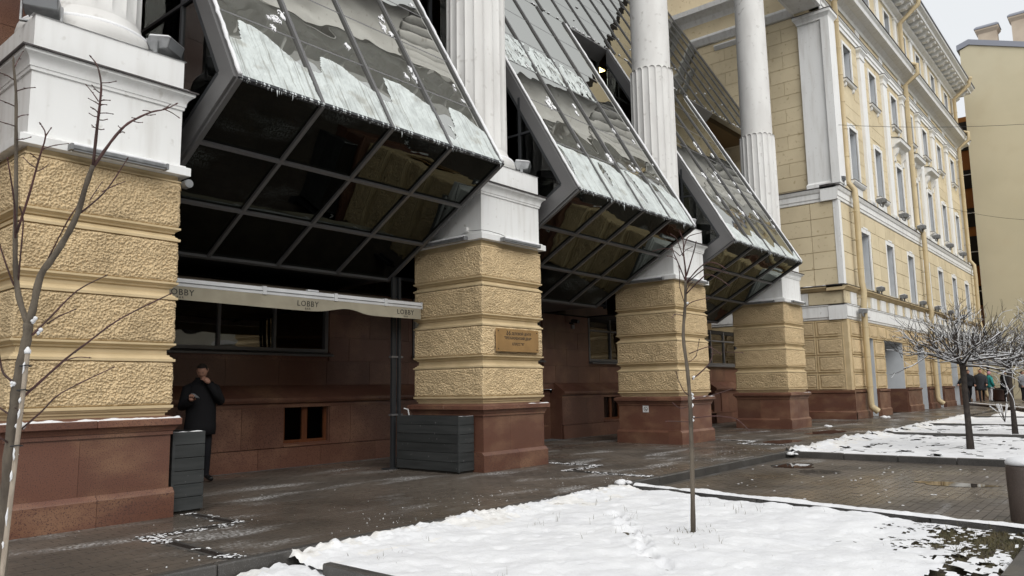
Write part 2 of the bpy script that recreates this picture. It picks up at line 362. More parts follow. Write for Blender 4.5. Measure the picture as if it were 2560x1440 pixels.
# ================================================================ ground
struct(MB().box(-120, 220, -90, 90, -.6, -.16), 'ground', 'ground')
struct(MB().box(-60, 120, -16.5, -7.55, -.5, -.142), 'road', 'asphalt')
sidewalk = struct(MB().box(-14, 20.62, -2.53, 3.52, -.3, -.0045), 'sidewalk', 'joint')
MB().box(-14, -8.2, -2.53, 3.5, -.004, -.001).build('paving_far', 'paver', sidewalk)
driveway = struct(MB().box(-.9, 6.2, -7.5, -2.64, -.3, -.1245), 'driveway', 'joint')
pavement_far = struct(MB().box(20.64, 52, -2.53, .6, -.3, -.004), 'pavement', 'paver')
struct(MB().box(24.3, 52, -7.5, -2.64, -.3, -.05), 'forecourt', 'paver_drive')

def paver_mesh(m_): return MB().add(
    [(-.0985, -.0485, -.03), (.0985, -.0485, -.03), (.0985, .0485, -.03), (-.0985, .0485, -.03),
     (-.0955, -.0455, 0), (.0955, -.0455, 0), (.0955, .0455, 0), (-.0955, .0455, 0)],
    [(4, 5, 6, 7), (0, 1, 5, 4), (1, 2, 6, 5), (2, 3, 7, 6), (3, 0, 4, 7)]).mesh('paver', m_)
def pave(root, x0, x1, y0, y1, z, mname, keep, nsingle=300):
    pm = paver_mesh(mname); cells = []
    ny = int((y1-y0)/.1); nx = int((x1-x0)/.2)
    for j in range(ny):
        for i in range(nx+1):
            x = x0+.1+i*.2+(.1 if j % 2 else 0)-.05; y = y0+.05+j*.1
            if keep(x, y): cells.append((x, y))
    def vis(c):
        d = Vector((c[0], c[1], z))-CAM_POS; dz = d.dot(fw)
        if dz < 1: return 1e9
        u = d.dot(rt2)/dz; v = d.dot(up2)/dz
        return d.length + (0 if abs(u) < .675 and abs(v) < .378 else 1e5)
    cells.sort(key=vis); rest = MB(); vs0 = [tuple(v.co) for v in pm.vertices]; fs0 = [tuple(p.vertices) for p in pm.polygons]
    for k, (x, y) in enumerate(cells):
        dz = random.uniform(-.0022, .0016); tx, ty = random.gauss(0, .006), random.gauss(0, .006)
        if k < nsingle: place('paver', pm, root, (x, y, z+dz), rot=(tx, ty, 0))
        else: rest.add([(a+x, b+y, c+z+dz+b*tx-a*ty) for a, b, c in vs0], fs0)
    tag(rest.build('pavers', mname, root), kind='stuff')
DRAINS = []
for bx in (-6.749, 0, 6.718):                      # slot drains that lead the pipe water to the kerb
    DRAINS += [(bx+1.78, bx+1.93, -1.0, .05), (bx+.86, bx+1.78, -1.07, -.92), (bx+.86, bx+1.01, -2.52, -1.07)]
pave(sidewalk, -8.2, 20.5, -2.53, 3.5, 0, 'paver', lambda x, y: not any(a-.06 < x < b+.06 and c-.03 < y < d+.03 for a, b, c, d in DRAINS))
pave(driveway, -.75, 6.15, -7.45, -2.66, -.12, 'paver_drive', lambda x, y: x > .12+(y+2.7)*.155 and (x-3.9)**2+(y+3.98)**2 > .36**2, 250)
for i, (a, b, c, d) in enumerate(DRAINS):
    t = thing('slot_drain', ['slot drain beside the dark planter', 'slot drain crossing the pavement', 'slot drain running out to the kerb'][i % 3] +
              [' at the staked sapling end', ' in front of the pier with the brass plaque', ' in front of the pier with the no-smoking sign'][i//3],
              'drain', ((a+b)/2, (c+d)/2, 0), 'slot drains in the pavement')
    MB().box(a, b, c, d, -.03, -.0035).build('channel', 'cast_iron', t)
    g = MB(); lx = b-a > d-c
    if lx: g.box(a, b, c, c+.035, -.003, .003); g.box(a, b, d-.035, d, -.003, .003)
    else: g.box(a, a+.035, c, d, -.003, .003); g.box(b-.035, b, c, d, -.003, .003)
    g.build('edge_rail', 'kerb', t)
    g = MB(); n = int(max(b-a, d-c)/.035)
    for k in range(n):
        q = k*.035+.008
        if lx: g.box(a+q, a+q+.016, c+.036, d-.036, -.003, .0015)
        else: g.box(a+.036, b-.036, c+q, c+q+.016, -.003, .0015)
    tag(g.build('grate_bars', 'cast_iron', t), kind='stuff')
    g = MB()                                       # snow caught in the slots
    for k in range(int(170*(b-a+d-c))):
        x = random.uniform(a-.03, b+.03); y = random.uniform(c-.03, d+.03)
        if fbm(x*3, y*3, 2) < -.05: continue
        r = random.uniform(.004, .02); g.lathe((x, y, .0022), [(r, 0), (r*.7, r*.1), (r*.1, r*.14)], 7, True)
    tag(g.build('caught_snow', 'snow', t), kind='stuff')
# kerb stones along the pavement
kerb = struct(MB().box(-14, 24, -2.6, -2.54, -.32, -.2), 'kerb', 'kerb')
km = MB().box(-.496, .496, -.05, .05, -.2, 0).mesh('kerb_stone', 'kerb', bevel=.012)
for i in range(36): place('kerb_stone', km, kerb, (-11.5+i, -2.585, .002+random.uniform(-.004, .004)), rot=(0, 0, random.uniform(-.006, .006)))
def side_kerb(xa, ya, xb, yb, z, name='lawn_kerb'):
    k = struct(MB().bar((xa, ya, z-.2), (xb, yb, z-.2), .06, .1), name, 'kerb'); L_ = math.hypot(xb-xa, yb-ya); n = max(1, round(L_)); ang = math.atan2(yb-ya, xb-xa)
    for i in range(n):
        f = (i+.5)/n; o = place('kerb_stone', km, k, (xa+(xb-xa)*f, ya+(yb-ya)*f, z+random.uniform(-.004, .004)), (L_/n, .85, 1), (0, 0, ang))
side_kerb(.02, -2.75, -.72, -7.5, -.005); side_kerb(-5.36, -3.15, -5.36, -7.9, -.03)
side_kerb(6.2, -2.75, 6.2, -7.5, .0); side_kerb(12.95, -2.75, 12.95, -7.5, .03); side_kerb(13.35, -2.75, 13.35, -7.5, .0)
side_kerb(18.1, -2.75, 18.1, -7.5, .03); side_kerb(18.5, -2.75, 18.5, -7.5, 0); side_kerb(24.2, -2.75, 24.2, -7.5, .03)
rk = struct(MB().box(-30, 60, -7.6, -7.5, -.5, -.3), 'road_kerb', 'kerb')
rm = MB().box(-.497, .497, -.08, .08, -.25, 0).mesh('kerb_stone', 'kerb', bevel=.015)
for i in range(22): place('kerb_stone', rm, rk, (-9.4+i, -7.52, .0), rot=(0, 0, random.uniform(-.004, .004)))

# ---------------------------------------------------------------- snow on the lawns
FEET = []
for k in range(17):                                    # a trail of footprints across the near lawn
    f = k/16; FEET.append((-2.0-1.75*f+(.09 if k % 2 else -.09)*.5+random.gauss(0, .03), -3.75-1.5*f+(.09 if k % 2 else -.09)+random.gauss(0, .03)))
def lawn(name, corner, base, bank, step=.05, seed=0., bare=None, dirty=.0, label=None, bankw=.33):
    """Snow sheet over a four-cornered lawn; corner = (x0 near kerb, x1 near kerb, x0 road side, x1 road side, ytop, ybot)."""
    xa, xb, xc, xd, yt, yb = corner; nx = int((xb-xa)/step); ny = int((yt-yb)/step); vs = []; keep = []
    mb = MB()
    for j in range(ny+1):
        for i in range(nx+1):
            f = i/nx; g = j/ny; y = yt+(yb-yt)*g; x = (xa+(xc-xa)*g)*(1-f)+(xb+(xd-xb)*g)*f
            ed = min(f*nx, (1-f)*nx, (1-g)*ny)*step; de = yt-y
            h = base+.035*fbm(x*.8+seed, y*.8, seed, 3)+.02*fbm(x*3.4, y*3.4, seed)-.022*max(0, fbm(x*6.5, y*6.5, seed+20)-.18)
            if bank:
                w_ = bankw*(1+.45*fbm(x*1.1, 3+seed, 0)); rise = math.exp(-((de-.27)/w_)**2)
                lump = .55+.5*abs(fbm(x*9, y*9, 7+seed, 6))*1.9
                h += bank*rise*lump*(.75+.5*fbm(x*.9, seed, 1)); 
                if de < .17*(1+1.1*fbm(x*3.2, seed, 2)): h = min(h, -.02-.2*(.17-de))
            if seed == 1.:
                for fx, fy in FEET:
                    q = ((x-fx)*.76+(y-fy)*.65)**2/.0169+((x-fx)*.65-(y-fy)*.76)**2/.0036
                    if q < 4: h += -.034*math.exp(-q*q)+.010*math.exp(-(q-1.9)**2*2)
            if ed < .05: h -= .05*(1-ed/.05)
            vs.append((x+.012*fbm(x*9, y*9, 4), y+.012*fbm(x*9, y*9, 8), h))
    fs = []; mi = []
    for j in range(ny):
        for i in range(nx):
            q = (j*(nx+1)+i, j*(nx+1)+i+1, (j+1)*(nx+1)+i+1, (j+1)*(nx+1)+i); c = vs[q[0]]
            if bare and bare(c[0], c[1]): continue
            fs.append(q); mi.append(1 if bank and yt-c[1] < .75 and fbm(c[0]*2.2, c[1]*2.2, 5) > .02 else 0)
    mb.v = vs; mb.f = fs; mb.mi = mi
    o = mb.build(name, ['snow', 'snow_dirty'], None, True); o['kind'] = 'structure'
    if label: o['label'] = label
    return o
def bare1(x, y):
    d = math.hypot((x+1.25)/1.15, (y+7.2)/.85)
    return .75*(1-d) + .5*fbm(x*3.1, y*5.5, 2, 4) + .55*fbm(x*11, y*17, 6, 4) > .30
def bare1b(x, y): return bare1(x, y) or (y < -7.0 and fbm(x*4, y*7, 9) > .12)
struct(MB().add([(-5.3, -2.7, -.075), (-.05, -2.7, -.075), (-.75, -7.46, -.075), (-5.3, -7.46, -.075)], [(0, 1, 2, 3)]), 'lawn_soil', 'soil')
lawn('snowy_lawn', (-5.38, -.02, -5.32, -.76, -2.44, -7.44), -.035, .075, .026, 1., bare1b, bankw=.22)
struct(MB().add([(-10.5, -2.66, -.135), (-5.2, -2.66, -.135), (-5.2, -7.6, -.135), (-10.5, -7.6, -.135)], [(0, 1, 2, 3)]), 'verge_snow_bed', 'snow')
lawn('snowy_verge', (-10.5, -5.42, -10.5, -5.42, -2.66, -7.6), -.13, .09, .05, 4., bankw=.5)
lawn('snowy_lawn', (6.25, 12.9, 6.25, 12.9, -2.4, -7.44), -.02, .12, .06, 8., lambda x, y: fbm(x*3, y*3, 3) > .40)
lawn('snowy_lawn', (13.4, 18.05, 13.4, 18.05, -2.42, -7.44), -.02, .11, .08, 12., lambda x, y: fbm(x*3, y*3, 3) > .42)
lawn('snowy_lawn', (18.55, 24.15, 18.55, 24.15, -2.42, -7.44), -.02, .11, .09, 17.)
lawn('snowy_lawn', (25, 29.5, 25, 29.5, -3.4, -7.44), .0, .12, .12, 21.)
rp = struct(MB().prism([(41.5, .1), (30.4, -4.4), (30.4, -7.4), (52, -7.4), (52, .1)], 'z', -.3, .12), 'raised_pavement', 'paver')
MB().bar((41.4, .0, .115), (30.45, -4.4, .115), .22, .05).build('edge_snow', 'snow', rp)
# snow lying on the slanted lawn kerb
vs_ = []; fs_ = []; n_ = 150
for k in range(n_+1):
    f = k/n_; x = .02-.74*f; y = -2.8-4.66*f; th = max(0, .55+.9*fbm(y*1.1, 0, 3)); w = .075*min(1, th*1.4)
    for q in range(5): u = q/4-.5; vs_.append((x+u*2*w+.01*fbm(y*9, q, 2), y, -.007+(.045*min(1, th)*(1-(2*u)**2)**.6+.01*fbm(y*7, q*.5, 1)*(1 if 0 < q < 4 else 0))))
for k in range(n_):
    for q in range(4): fs_.append((k*5+q, k*5+q+1, k*5+q+6, k*5+q+5))
tag(MB().add(vs_, fs_).build('kerb_snow', 'snow', None, True), kind='stuff', label='line of snow lying on the slanted lawn kerb')
# loose crumbs of snow swept onto the wet paving
g = MB()
for k in range(650):
    x = random.uniform(-6.5, 8); y = -2.45+abs(random.gauss(0, .55)) if random.random() < .75 else random.uniform(-2.4, 1)
    if fbm(x*.9, y*.9, 11) < -.08: continue
    r = random.choice([.003, .004, .004, .005, .007])*random.uniform(.7, 1.2); g.lathe((x, y, .0), [(r, 0), (r*.8, r*.6), (r*.2, r)], 5)
for k in range(110):
    x = random.uniform(.2, 6.0); y = random.uniform(-7.2, -2.8); r = random.uniform(.004, .014)
    if fbm(x, y*2, 5) > .0: g.lathe((x, y, -.12), [(r*1.8, 0), (r*1.4, r*.3), (r*.3, r*.5)], 5)
for (x, y, z, r) in [(.0, -2.62, .0, .13), (.12, -2.7, -.1, .12), (6.15, -2.72, -.06, .14), (15.4, -.5, .0, .13), (22.4, -.4, 0, .2), (-4.0, 3.1, 0, .04), (15.6, .35, 0, .1)]:
    for q in range(9):
        a = random.uniform(0, 6.3); rr = r*random.uniform(.25, .6); g.lathe((x+math.cos(a)*r*.6, y+math.sin(a)*r*.6, z), [(rr, 0), (rr*.95, rr*.35), (rr*.6, rr*.7), (rr*.1, rr*.85)], 8)
tag(g.build('snow_crumbs', 'snow', None, True), kind='stuff', label='crumbs of swept snow scattered over the wet paving')
# winter grass standing through the snow
g = MB()
def blade(x, y, z, h, lean, ang, w=.003):
    dx, dy = math.cos(ang), math.sin(ang); px, py = -dy*w, dx*w
    p = [(x, y, z), (x+dx*lean*.35, y+dy*lean*.35, z+h*.6), (x+dx*lean, y+dy*lean, z+h)]
    g.add([(p[0][0]-px, p[0][1]-py, p[0][2]), (p[0][0]+px, p[0][1]+py, p[0][2]), (p[1][0]+px*.8, p[1][1]+py*.8, p[1][2]), (p[1][0]-px*.8, p[1][1]-py*.8, p[1][2]), p[2]], [(0, 1, 2, 3), (3, 2, 4)])
for k in range(420):
    cx, cy = random.uniform(-5.1, -.6), random.uniform(-7.3, -3.0)
    if fbm(cx*.9, cy*.9, 31) < .08: continue
    for q in range(random.choice([1, 1, 2, 3])): blade(cx+random.gauss(0, .025), cy+random.gauss(0, .025), -.06, random.uniform(.03, .10), random.uniform(.0, .06), random.uniform(0, 6.3), random.uniform(.0012, .0028))
for k in range(45):
    a = random.uniform(0, 6.3); r = random.uniform(.04, .3); blade(-2.44+math.cos(a)*r, -4.9+math.sin(a)*r, -.06, random.uniform(.03, .07), random.uniform(.01, .07), random.uniform(0, 6.3), .003)
for k in range(5200):
    x, y = random.gauss(-1.3, .62), random.gauss(-7.0, .4)
    if bare1b(x, y) and y > -7.45: blade(x, y, -.08, random.uniform(.012, .05), random.uniform(.02, .08), random.uniform(0, 6.3), random.uniform(.0015, .003))
tag(g.build('winter_grass', 'grass', None), kind='stuff', label='thin winter grass poking through the snow')
# fixtures in the paving
t = thing('manhole_cover', 'round rusty manhole cover set in the wet driveway paving', 'manhole', (3.9, -3.98, -.12))
MB().lathe((3.9, -3.98, -.128), [(.335, 0), (.335, .008), (.29, .008), (.29, .002)], 40).build('rim', 'cast_iron', t)
g = MB().lathe((3.9, -3.98, -.128), [(.285, 0), (.285, .006)], 40)
for k in range(8): a = k*math.pi/4; g.bar((3.9+.07*math.cos(a), -3.98+.07*math.sin(a), -.121), (3.9+.26*math.cos(a), -3.98+.26*math.sin(a), -.121), .02, .006)
g.build('lid', 'cast_iron', t)
t = thing('granite_bollard', 'thick granite bollard capped with snow beside the driveway', 'bollard', (.30, -7.22, -.12))
g = MB(); g.lathe((.38, -7.3, -.12), [(.19, -.05), (.2, .03), (.205, .5), (.2, .56), (.17, .6)], 28).build('post', 'bollard', t, 30)
g = MB(); g.lathe((.38, -7.3, .44), [(.202, .02), (.208, .045), (.18, .08), (.1, .1), (.01, .105)], 24).build('snow_cap', 'snow', t, True)

def puddle(cx, cy, rx, ry, z, seed):
    n = 40; pv = [(cx, cy, z)]+[(cx+rx*math.cos(2*math.pi*k/n)*(1+.45*fbm(math.cos(2*math.pi*k/n)*1.3, math.sin(2*math.pi*k/n)*1.3, seed)), cy+ry*math.sin(2*math.pi*k/n)*(1+.45*fbm(math.cos(2*math.pi*k/n)*1.3, math.sin(2*math.pi*k/n)*1.3, seed)), z) for k in range(n)]
    o = MB().add(pv, [(0, k+1, (k+1) % n+1) for k in range(n)]).build('puddle', 'water'); o['kind'] = 'structure'; return o
puddle(3.25, -6.05, .25, .5, -.1165, 3.); puddle(4.6, -3.3, .5, .35, -.1168, 8.); puddle(8.6, -1.6, .7, .35, .0036, 5.); puddle(12.6, -1.3, 1.0, .4, .0036, 11.)
# ================================================================ portico piers and columns
PX = [-6.749, 0., 6.718, 13.598]; PW, PD = 1.5988, 1.645
def rough_ring(x0, x1, y0, y1, h, seed, cell=.0075, amp=.028):
    """The four faces of a rock-stucco block, pebbled by a cell noise; local z from 0 to h."""
    per = []; W, D = x1-x0, y1-y0
    def side(ax, ay, bx, by, nx, ny):
        L_ = math.hypot(bx-ax, by-ay); n = int(L_/cell)
        for i in range(n): f = i/n; per.append((ax+(bx-ax)*f, ay+(by-ay)*f, nx, ny, min(f, 1-f)*L_))
    side(x0, y0, x1, y0, 0, -1); side(x1, y0, x1, y1, 1, 0); side(x1, y1, x0, y1, 0, 1); side(x0, y1, x0, y0, -1, 0)
    n = len(per); rows = int(h/cell); vs = []; fs = []
    for r in range(rows+1):
        z = h*r/rows; ez = min(z, h-z)
        for x, y, nx, ny, ec in per:
            p = Vector((x*40+seed, y*40, z*40+seed)); p += noise.noise_vector(p*.5)*.3
            d = noise.voronoi(p)[0]; k = 1-min(1, d[0]*1.2); k2 = min(1, (d[1]-d[0])*3.0)**.55
            o = amp*(k2*.8+k*.5)-.014+.012*noise.noise(Vector((x*6, y*6, z*6+seed)))
            e = min(1, ez/.035); o = o*(.25+.75*e)-.018*(1-e)**2
            c = min(1, ec/.03); o = o*(.5+.5*c)-.010*(1-c)**2
            vs.append((x+nx*o, y+ny*o, z))
    for r in range(rows):
        for i in range(n): fs.append((r*n+i, r*n+(i+1) % n, (r+1)*n+(i+1) % n, (r+1)*n+i))
    fs.append(tuple(range(rows*n, (rows+1)*n))); fs.append(tuple(reversed(range(n))))
    m_ = MB(); m_.v, m_.f, m_.mi = vs, fs, [0]*len(fs); return m_
ROUGH = [rough_ring(0, PW, 0, PD, .5, s).mesh('rock_stucco_block', 'stucco_rough', True) for s in (3., 41.)]
BLK = [(1.215, 1.69), (1.895, 2.385), (2.585, 3.055), (3.215, 3.745)]
PIER_LABEL = ['rusticated pier beside the staked sapling, snow along its granite plinth', 'rusticated pier carrying the engraved brass plaque',
              'rusticated pier with a small no-smoking sign on its granite plinth', 'rusticated pier standing next to the yellow corner building']
piers = []
for i, x in enumerate(PX):
    t = thing('portico_pier', PIER_LABEL[i], 'pier', (x, 0, 0), 'piers of the portico'); piers.append(t)
    a = (x, x+PW, 0, PD)
    # granite plinth: slabs with fine joints
    MB().rect(*a, [(.025, 0), (.025, .27), (-.02, .31), (-.02, 1.0)]).build('plinth_core', 'granite', t)
    mid = x+PW*.53
    for nm, z0, z1, oo in (('plinth_base_slab', 0, .271, .047),):
        for xa, xb in ((x-oo, mid-.002), (mid+.002, x+PW+oo)):
            MB().prism([(-oo, 0), (-oo, .262), (-oo+.004, .2705), (.002, .316), (.3, .316), (.3, 0)], 'x', xa, xb).build(nm, 'granite', t)
    MB().prism([(x-oo, 0), (x-oo, .262), (x-oo+.004, .2705), (x+.002, .316), (x+.2, .316), (x+.2, 0)], 'y', .302, PD+oo).build('plinth_base_slab', 'granite', t)
    MB().prism([(x+PW+oo, 0), (x+PW+oo, .262), (x+PW+oo-.004, .2705), (x+PW-.002, .316), (x+PW-.2, .316), (x+PW-.2, 0)], 'y', .302, PD+oo).build('plinth_base_slab', 'granite', t)
    md = x+PW*.42
    for xa, xb in ((x, md-.0015), (md+.0015, x+PW)): MB().box(xa, xb, 0, .28, .3165, .892).build('plinth_slab', 'granite', t)
    MB().box(x, x+.2, .281, PD*.55, .3165, .892).build('plinth_slab', 'granite', t); MB().box(x, x+.2, PD*.55+.003, PD, .3165, .892).build('plinth_slab', 'granite', t)
    MB().box(x+PW-.2, x+PW, .281, PD, .3165, .892).build('plinth_slab', 'granite', t)
    MB().rect(*a, [(-.02, .8925), (.018, .8925), (.02, .93), (.03, .935), (.04, .955), (.06, .985), (.072, .991)]).build('cap_moulding', 'granite', t)
    for xa, xb in ((x-.0885, x+PW*.5), (x+PW*.5+.003, x+PW+.0885)):
        MB().box(xa, xb, -.0885, PD*.5, .9925, 1.07).build('cap_slab', 'granite', t, bevel=.008); MB().box(xa, xb, PD*.5+.003, PD+.0885, .9925, 1.07).build('cap_slab', 'granite', t, bevel=.008)
    MB().rect(*a, [(.06, 1.0705), (.05, 1.08), (-.03, 1.098)]).build('cap_weathering', 'granite', t)
    # rock-stucco blocks between moulded joints
    MB().rect(*a, [(-.12, 1.0), (-.12, 3.83)]).build('core', 'stucco_smooth', t)
    MB().rect(*a, [(-.05, 1.095), (-.048, 1.13), (-.03, 1.133), (-.028, 1.155), (-.012, 1.16), (.0, 1.178), (.012, 1.182), (.012, 1.213)]).build('joint_moulding', 'stucco_smooth', t)
    for k, (z0, z1) in enumerate(BLK):
        place('rock_stucco_block', ROUGH[(k+i) % 2], t, (x, 0, z0), (1, 1, (z1-z0)/.5))
        if k < 3:
            q0, q1 = z1, BLK[k+1][0]; hh = q1-q0
            MB().rect(*a, [(.014, q0+.001), (.014, q0+.028), (-.004, q0+.031), (-.012, q0+.045), (-.03, q0+.055), (-.034, q0+.072), (-.055, q0+.076),
                           (-.058, q1-.07), (-.034, q1-.066), (-.03, q1-.05), (-.006, q1-.036), (.008, q1-.026), (.014, q1-.023), (.014, q1-.001)]).build('joint_moulding', 'stucco_smooth', t)
    MB().rect(*a, [(.0, 3.746), (.0, 3.765), (-.028, 3.768), (-.03, 3.826)]).build('top_strip', 'stucco_smooth', t)
    # white pedestal
    MB().rect(*a, [(.066, 3.827), (.0732, 3.83), (.0732, 3.92), (.066, 3.927), (.034, 3.93), (.03, 3.95), (-.012, 3.962)]).build('pedestal_band', 'white_paint', t)
    MB().rect(*a, [(-.0161, 3.96), (-.0161, 4.667)]).build('pedestal', 'white_paint', t)
    MB().rect(*a, [(-.016, 4.62), (.002, 4.622), (.004, 4.655), (.014, 4.66), (.018, 4.70), (.03, 4.735), (.055, 4.765), (.085, 4.785), (.088, 4.818)]).build('cornice', 'white_paint', t, 40)
    MB().rect(*a, [(.1136, 4.8185), (.1136, 4.836), (.05, 4.845)]).build('flashing', 'flashing', t)
    MB().rect(*a, [(-.0156, 4.83), (-.0156, 5.222), (-.022, 5.2304)]).build('upper_block', 'white_paint', t)
    # snow on the ledges
    snow_strip(x-.10, x+PW+.10, -.11, -.02, 4.838, .022, 'ledge_snow', t, i*3.1); snow_strip(x-.01, x+PW+.01, .0, .1, 5.226, .02, 'ledge_snow', t, i*2.3+9)
    if i == 0: snow_strip(x-.08, x+PW+.085, -.083, -.015, 1.07, .02, 'ledge_snow', t, 5., .02)
    else:
        snow_strip(x+PW*.55+.2, x+PW+.085, -.08, -.02, 1.07, .014, 'ledge_snow', t, 5.+i, .02)

# columns: torus base, fluted lower third, smooth shaft above
def fluted():
    mb = MB(); n = 20; sub = 8; N = n*sub; vs = []; fs = []; zs = [0, .03, .12, 1.2, 2.4, 3.5]
    def rad(j, z, top):
        u = (j % sub)/sub; d = abs(u-.5)*2; r = .565-.012*z/3.7
        fl = .030*math.sqrt(max(0, 1-d*d)) if d < .84 else 0
        return r-fl*(1 if z > .08 else 0)
    rings = zs+[3.62]
    for z in rings:
        for j in range(N):
            t = 2*math.pi*j/N; r = rad(j, z, 0); vs.append((r*math.cos(t), r*math.sin(t), z))
    for kk in (0, 1, 2):                              # scalloped crowns of the flutes
        for j in range(N):
            u = (j % sub)/sub; d = abs(u-.5)*2; lob = math.sqrt(max(0, 1-d*d)); t = 2*math.pi*j/N
            z = 3.66+.085*lob; r = (rad(j, 3.6, 0), .553, .47)[kk]; vs.append((r*math.cos(t), r*math.sin(t), z+(.0, .008, -.012)[kk]))
    k = len(rings)+3
    for i in range(k-1):
        for j in range(N): fs.append((i*N+j, i*N+(j+1) % N, (i+1)*N+(j+1) % N, (i+1)*N+j))
    mb.v, mb.f, mb.mi = vs, fs, [0]*len(fs); return mb.mesh('fluted_shaft', 'white_column', 35)
FL = fluted()
def arc(r, z0, z1, k=9): return [(r-.11+.11*math.sin(math.pi*q/k), z0+(z1-z0)*(1-math.cos(math.pi*q/k))/2) for q in range(k+1)]
TOR = MB().lathe((0, 0, 0), [(.69, 0), (.69, .001)]+arc(.715, .0, .27)+[(.63, .275), (.61, .31), (.585, .36), (.57, .40)], 56).mesh('column_base', 'white_column', 40)
SMO = MB().lathe((0, 0, 0), [(.492, 0), (.488, 2), (.475, 4.2), (.45, 6.95)], 56).mesh('smooth_shaft', 'white_column', 40)
CAP = MB().lathe((0, 0, 0), [(.46, 0), (.50, .03), (.50, .08), (.46, .1), (.46, .22), (.56, .34), (.6, .42)], 48).mesh('capital', 'white_column', 30)
SNB = MB().lathe((0, 0, 0), [(.69, .0), (.70, .03), (.685, .06), (.65, .075), (.6, .07)], 48, False).mesh('base_snow', 'snow', True)
COL_LABEL = ['fluted white column whose base meets the picture beside the staked sapling pier', 'fluted white column standing on the pier with the brass plaque',
             'white column, smooth above its fluted foot, on the pier with the no-smoking sign', 'white column, smooth above its fluted foot, next to the yellow corner building']
COL_LABEL[0] = 'fluted white column with a thick snow-dusted base ring beside two floodlights'
for i, x in enumerate(PX):
    cx, cy = x+PW/2, PD/2; t = thing('portico_column', COL_LABEL[i], 'column', (cx, cy, 5.23), 'columns of the portico')
    place('column_base', TOR, t, (cx, cy, 5.231)); place('base_snow', SNB, t, (cx, cy, 5.38+.04))
    place('fluted_shaft', FL, t, (cx, cy, 5.63), rot=(0, 0, .07)); place('smooth_shaft', SMO, t, (cx, cy, 9.25)); place('capital', CAP, t, (cx, cy, 15.73))
    MB().box(cx-.62, cx+.62, cy-.62, cy+.62, 16.15, 16.249).build('abacus', 'white_column', t)
# entablature over the columns
t = thing('portico_entablature', 'white entablature resting on the portico columns, its soffit meeting the corner pilaster', 'entablature', (6, .8, 16.25))
MB().box(-9.5, 20.5, .3, 1.45, 16.25, 17.6).build('architrave', 'white_paint', t)
MB().box(-9.5, 20.5, .42, 1.33, 16.235, 16.2495).build('soffit_panel', 'white_column', t)
MB().prism([(.05, 17.6), (-.1, 17.75), (-.75, 17.95), (-.95, 18.25), (-.95, 18.4), (1.6, 18.4), (1.6, 17.9), (1.5, 17.6)], 'x', -9.8, 20.4).build('cornice', 'white_paint', t)
MB().box(-9.5, 20.3, -.2, 1.4, 18.41, 20.0).build('attic', 'stucco_wall', t)
for k in range(40):
    MB().box(-9.3+k*.75, -9.05+k*.75, -.7, -.1, 17.72, 17.9).build('dentil', 'white_paint', t)
# ================================================================ slanted glass front
SL = 1.7432; F0 = Vector((0, -.70, 4.92)); SD = Vector((0, 1, SL)).normalized(); SN = Vector((0, -SL, 1)).normalized()
LOW = Vector((0, 2.05, 3.33)); UD = (LOW-F0).normalized(); UN = Vector((0, -UD.z, UD.y))*-1      # outward (down and to the street)
if UN.z > 0: UN = -UN
ROWZ = [4.92, 6.0, 7.0, 8.0, 9.0, 10.03, 11.056]
YT = 2.82
def on_slope(x, z): return Vector((x, -.70+(z-4.92)/SL, z))
def slab(mb, a, b, c, d, n, th):
    mb.add([a, b, c, d, a-n*th, b-n*th, c-n*th, d-n*th], [(0, 1, 2, 3), (7, 6, 5, 4), (0, 4, 5, 1), (1, 5, 6, 2), (2, 6, 7, 3), (3, 7, 4, 0)])
def ice_sheet(xa, xb, z0, z1, top, hole, parent, seed, bottom=0.):
    """A sheet of half-melted snow clinging to a pane: thick soft body with an outline of its own."""
    nu, nv = 84, 90; pa = on_slope(0, z0); Ls = (z1-z0)/SD.z; idx = {}; vs = []; fs = []
    def inside(u, v):
        w = .016*fbm(u*7+seed, v*7, seed)+.008*fbm(u*25, v*25, seed)
        return v < top(u)+w and v > bottom-.01 and not (hole and hole(u+w, v+w))
    def vert(i, j):
        if (i, j) not in idx:
            u, v = i/nu, j/nv; x = xa+(xb-xa)*u; nb = sum(inside((i+p)/nu, (j+q)/nv) for p in (-1, 0, 1) for q in (-1, 0, 1))
            h = .003+(.012+.012*fbm(x*5, v*6, seed)+.006*fbm(x*28, v*2, seed))*max(0, (nb-4))/5
            p = pa+SD*(v*Ls)+SN*max(.0025, h); idx[(i, j)] = len(vs); vs.append((x+.006*fbm(u*30, v*30, seed), p.y, p.z))
        return idx[(i, j)]
    for j in range(nv):
        for i in range(nu):
            if inside((i+.5)/nu, (j+.5)/nv): fs.append((vert(i, j), vert(i+1, j), vert(i+1, j+1), vert(i, j+1)))
    m_ = MB(); m_.v, m_.f, m_.mi = vs, fs, [0]*len(fs); m_.build('ice_sheet', 'ice', parent, True)
def sm(a, b, x): t = max(0, min(1, (x-a)/(b-a))); return t*t*(3-2*t)
TOPS = {
 (0, 0): lambda u: .60+.34*sm(.16, .24, u)*(1-.0)-.42*sm(.35, 1.05, u)*(u > .2), (0, 1): lambda u: .52+.34*sm(.14, .28, u)-.30*sm(.4, 1.05, u),
 (0, 2): lambda u: .46+.46*sm(.2, .26, u)-.22*sm(.5, 1.05, u), (0, 3): lambda u: .42+.40*sm(.28, .4, u)-.25*sm(.55, 1.05, u),
 (1, 0): lambda u: .97-.04*u, (1, 1): lambda u: .95-.12*sm(.7, 1, u), (1, 2): lambda u: .96-.16*sm(.6, 1, u), (1, 3): lambda u: .90-.22*sm(.5, 1, u),
 (2, 0): lambda u: .50-.3*sm(.4, 1, u), (2, 1): lambda u: .34+.2*sm(.4, .6, u)-.2*sm(.7, 1, u), (2, 2): lambda u: .30+.1*math.sin(u*9), (2, 3): lambda u: .26+.12*math.sin(u*7)}
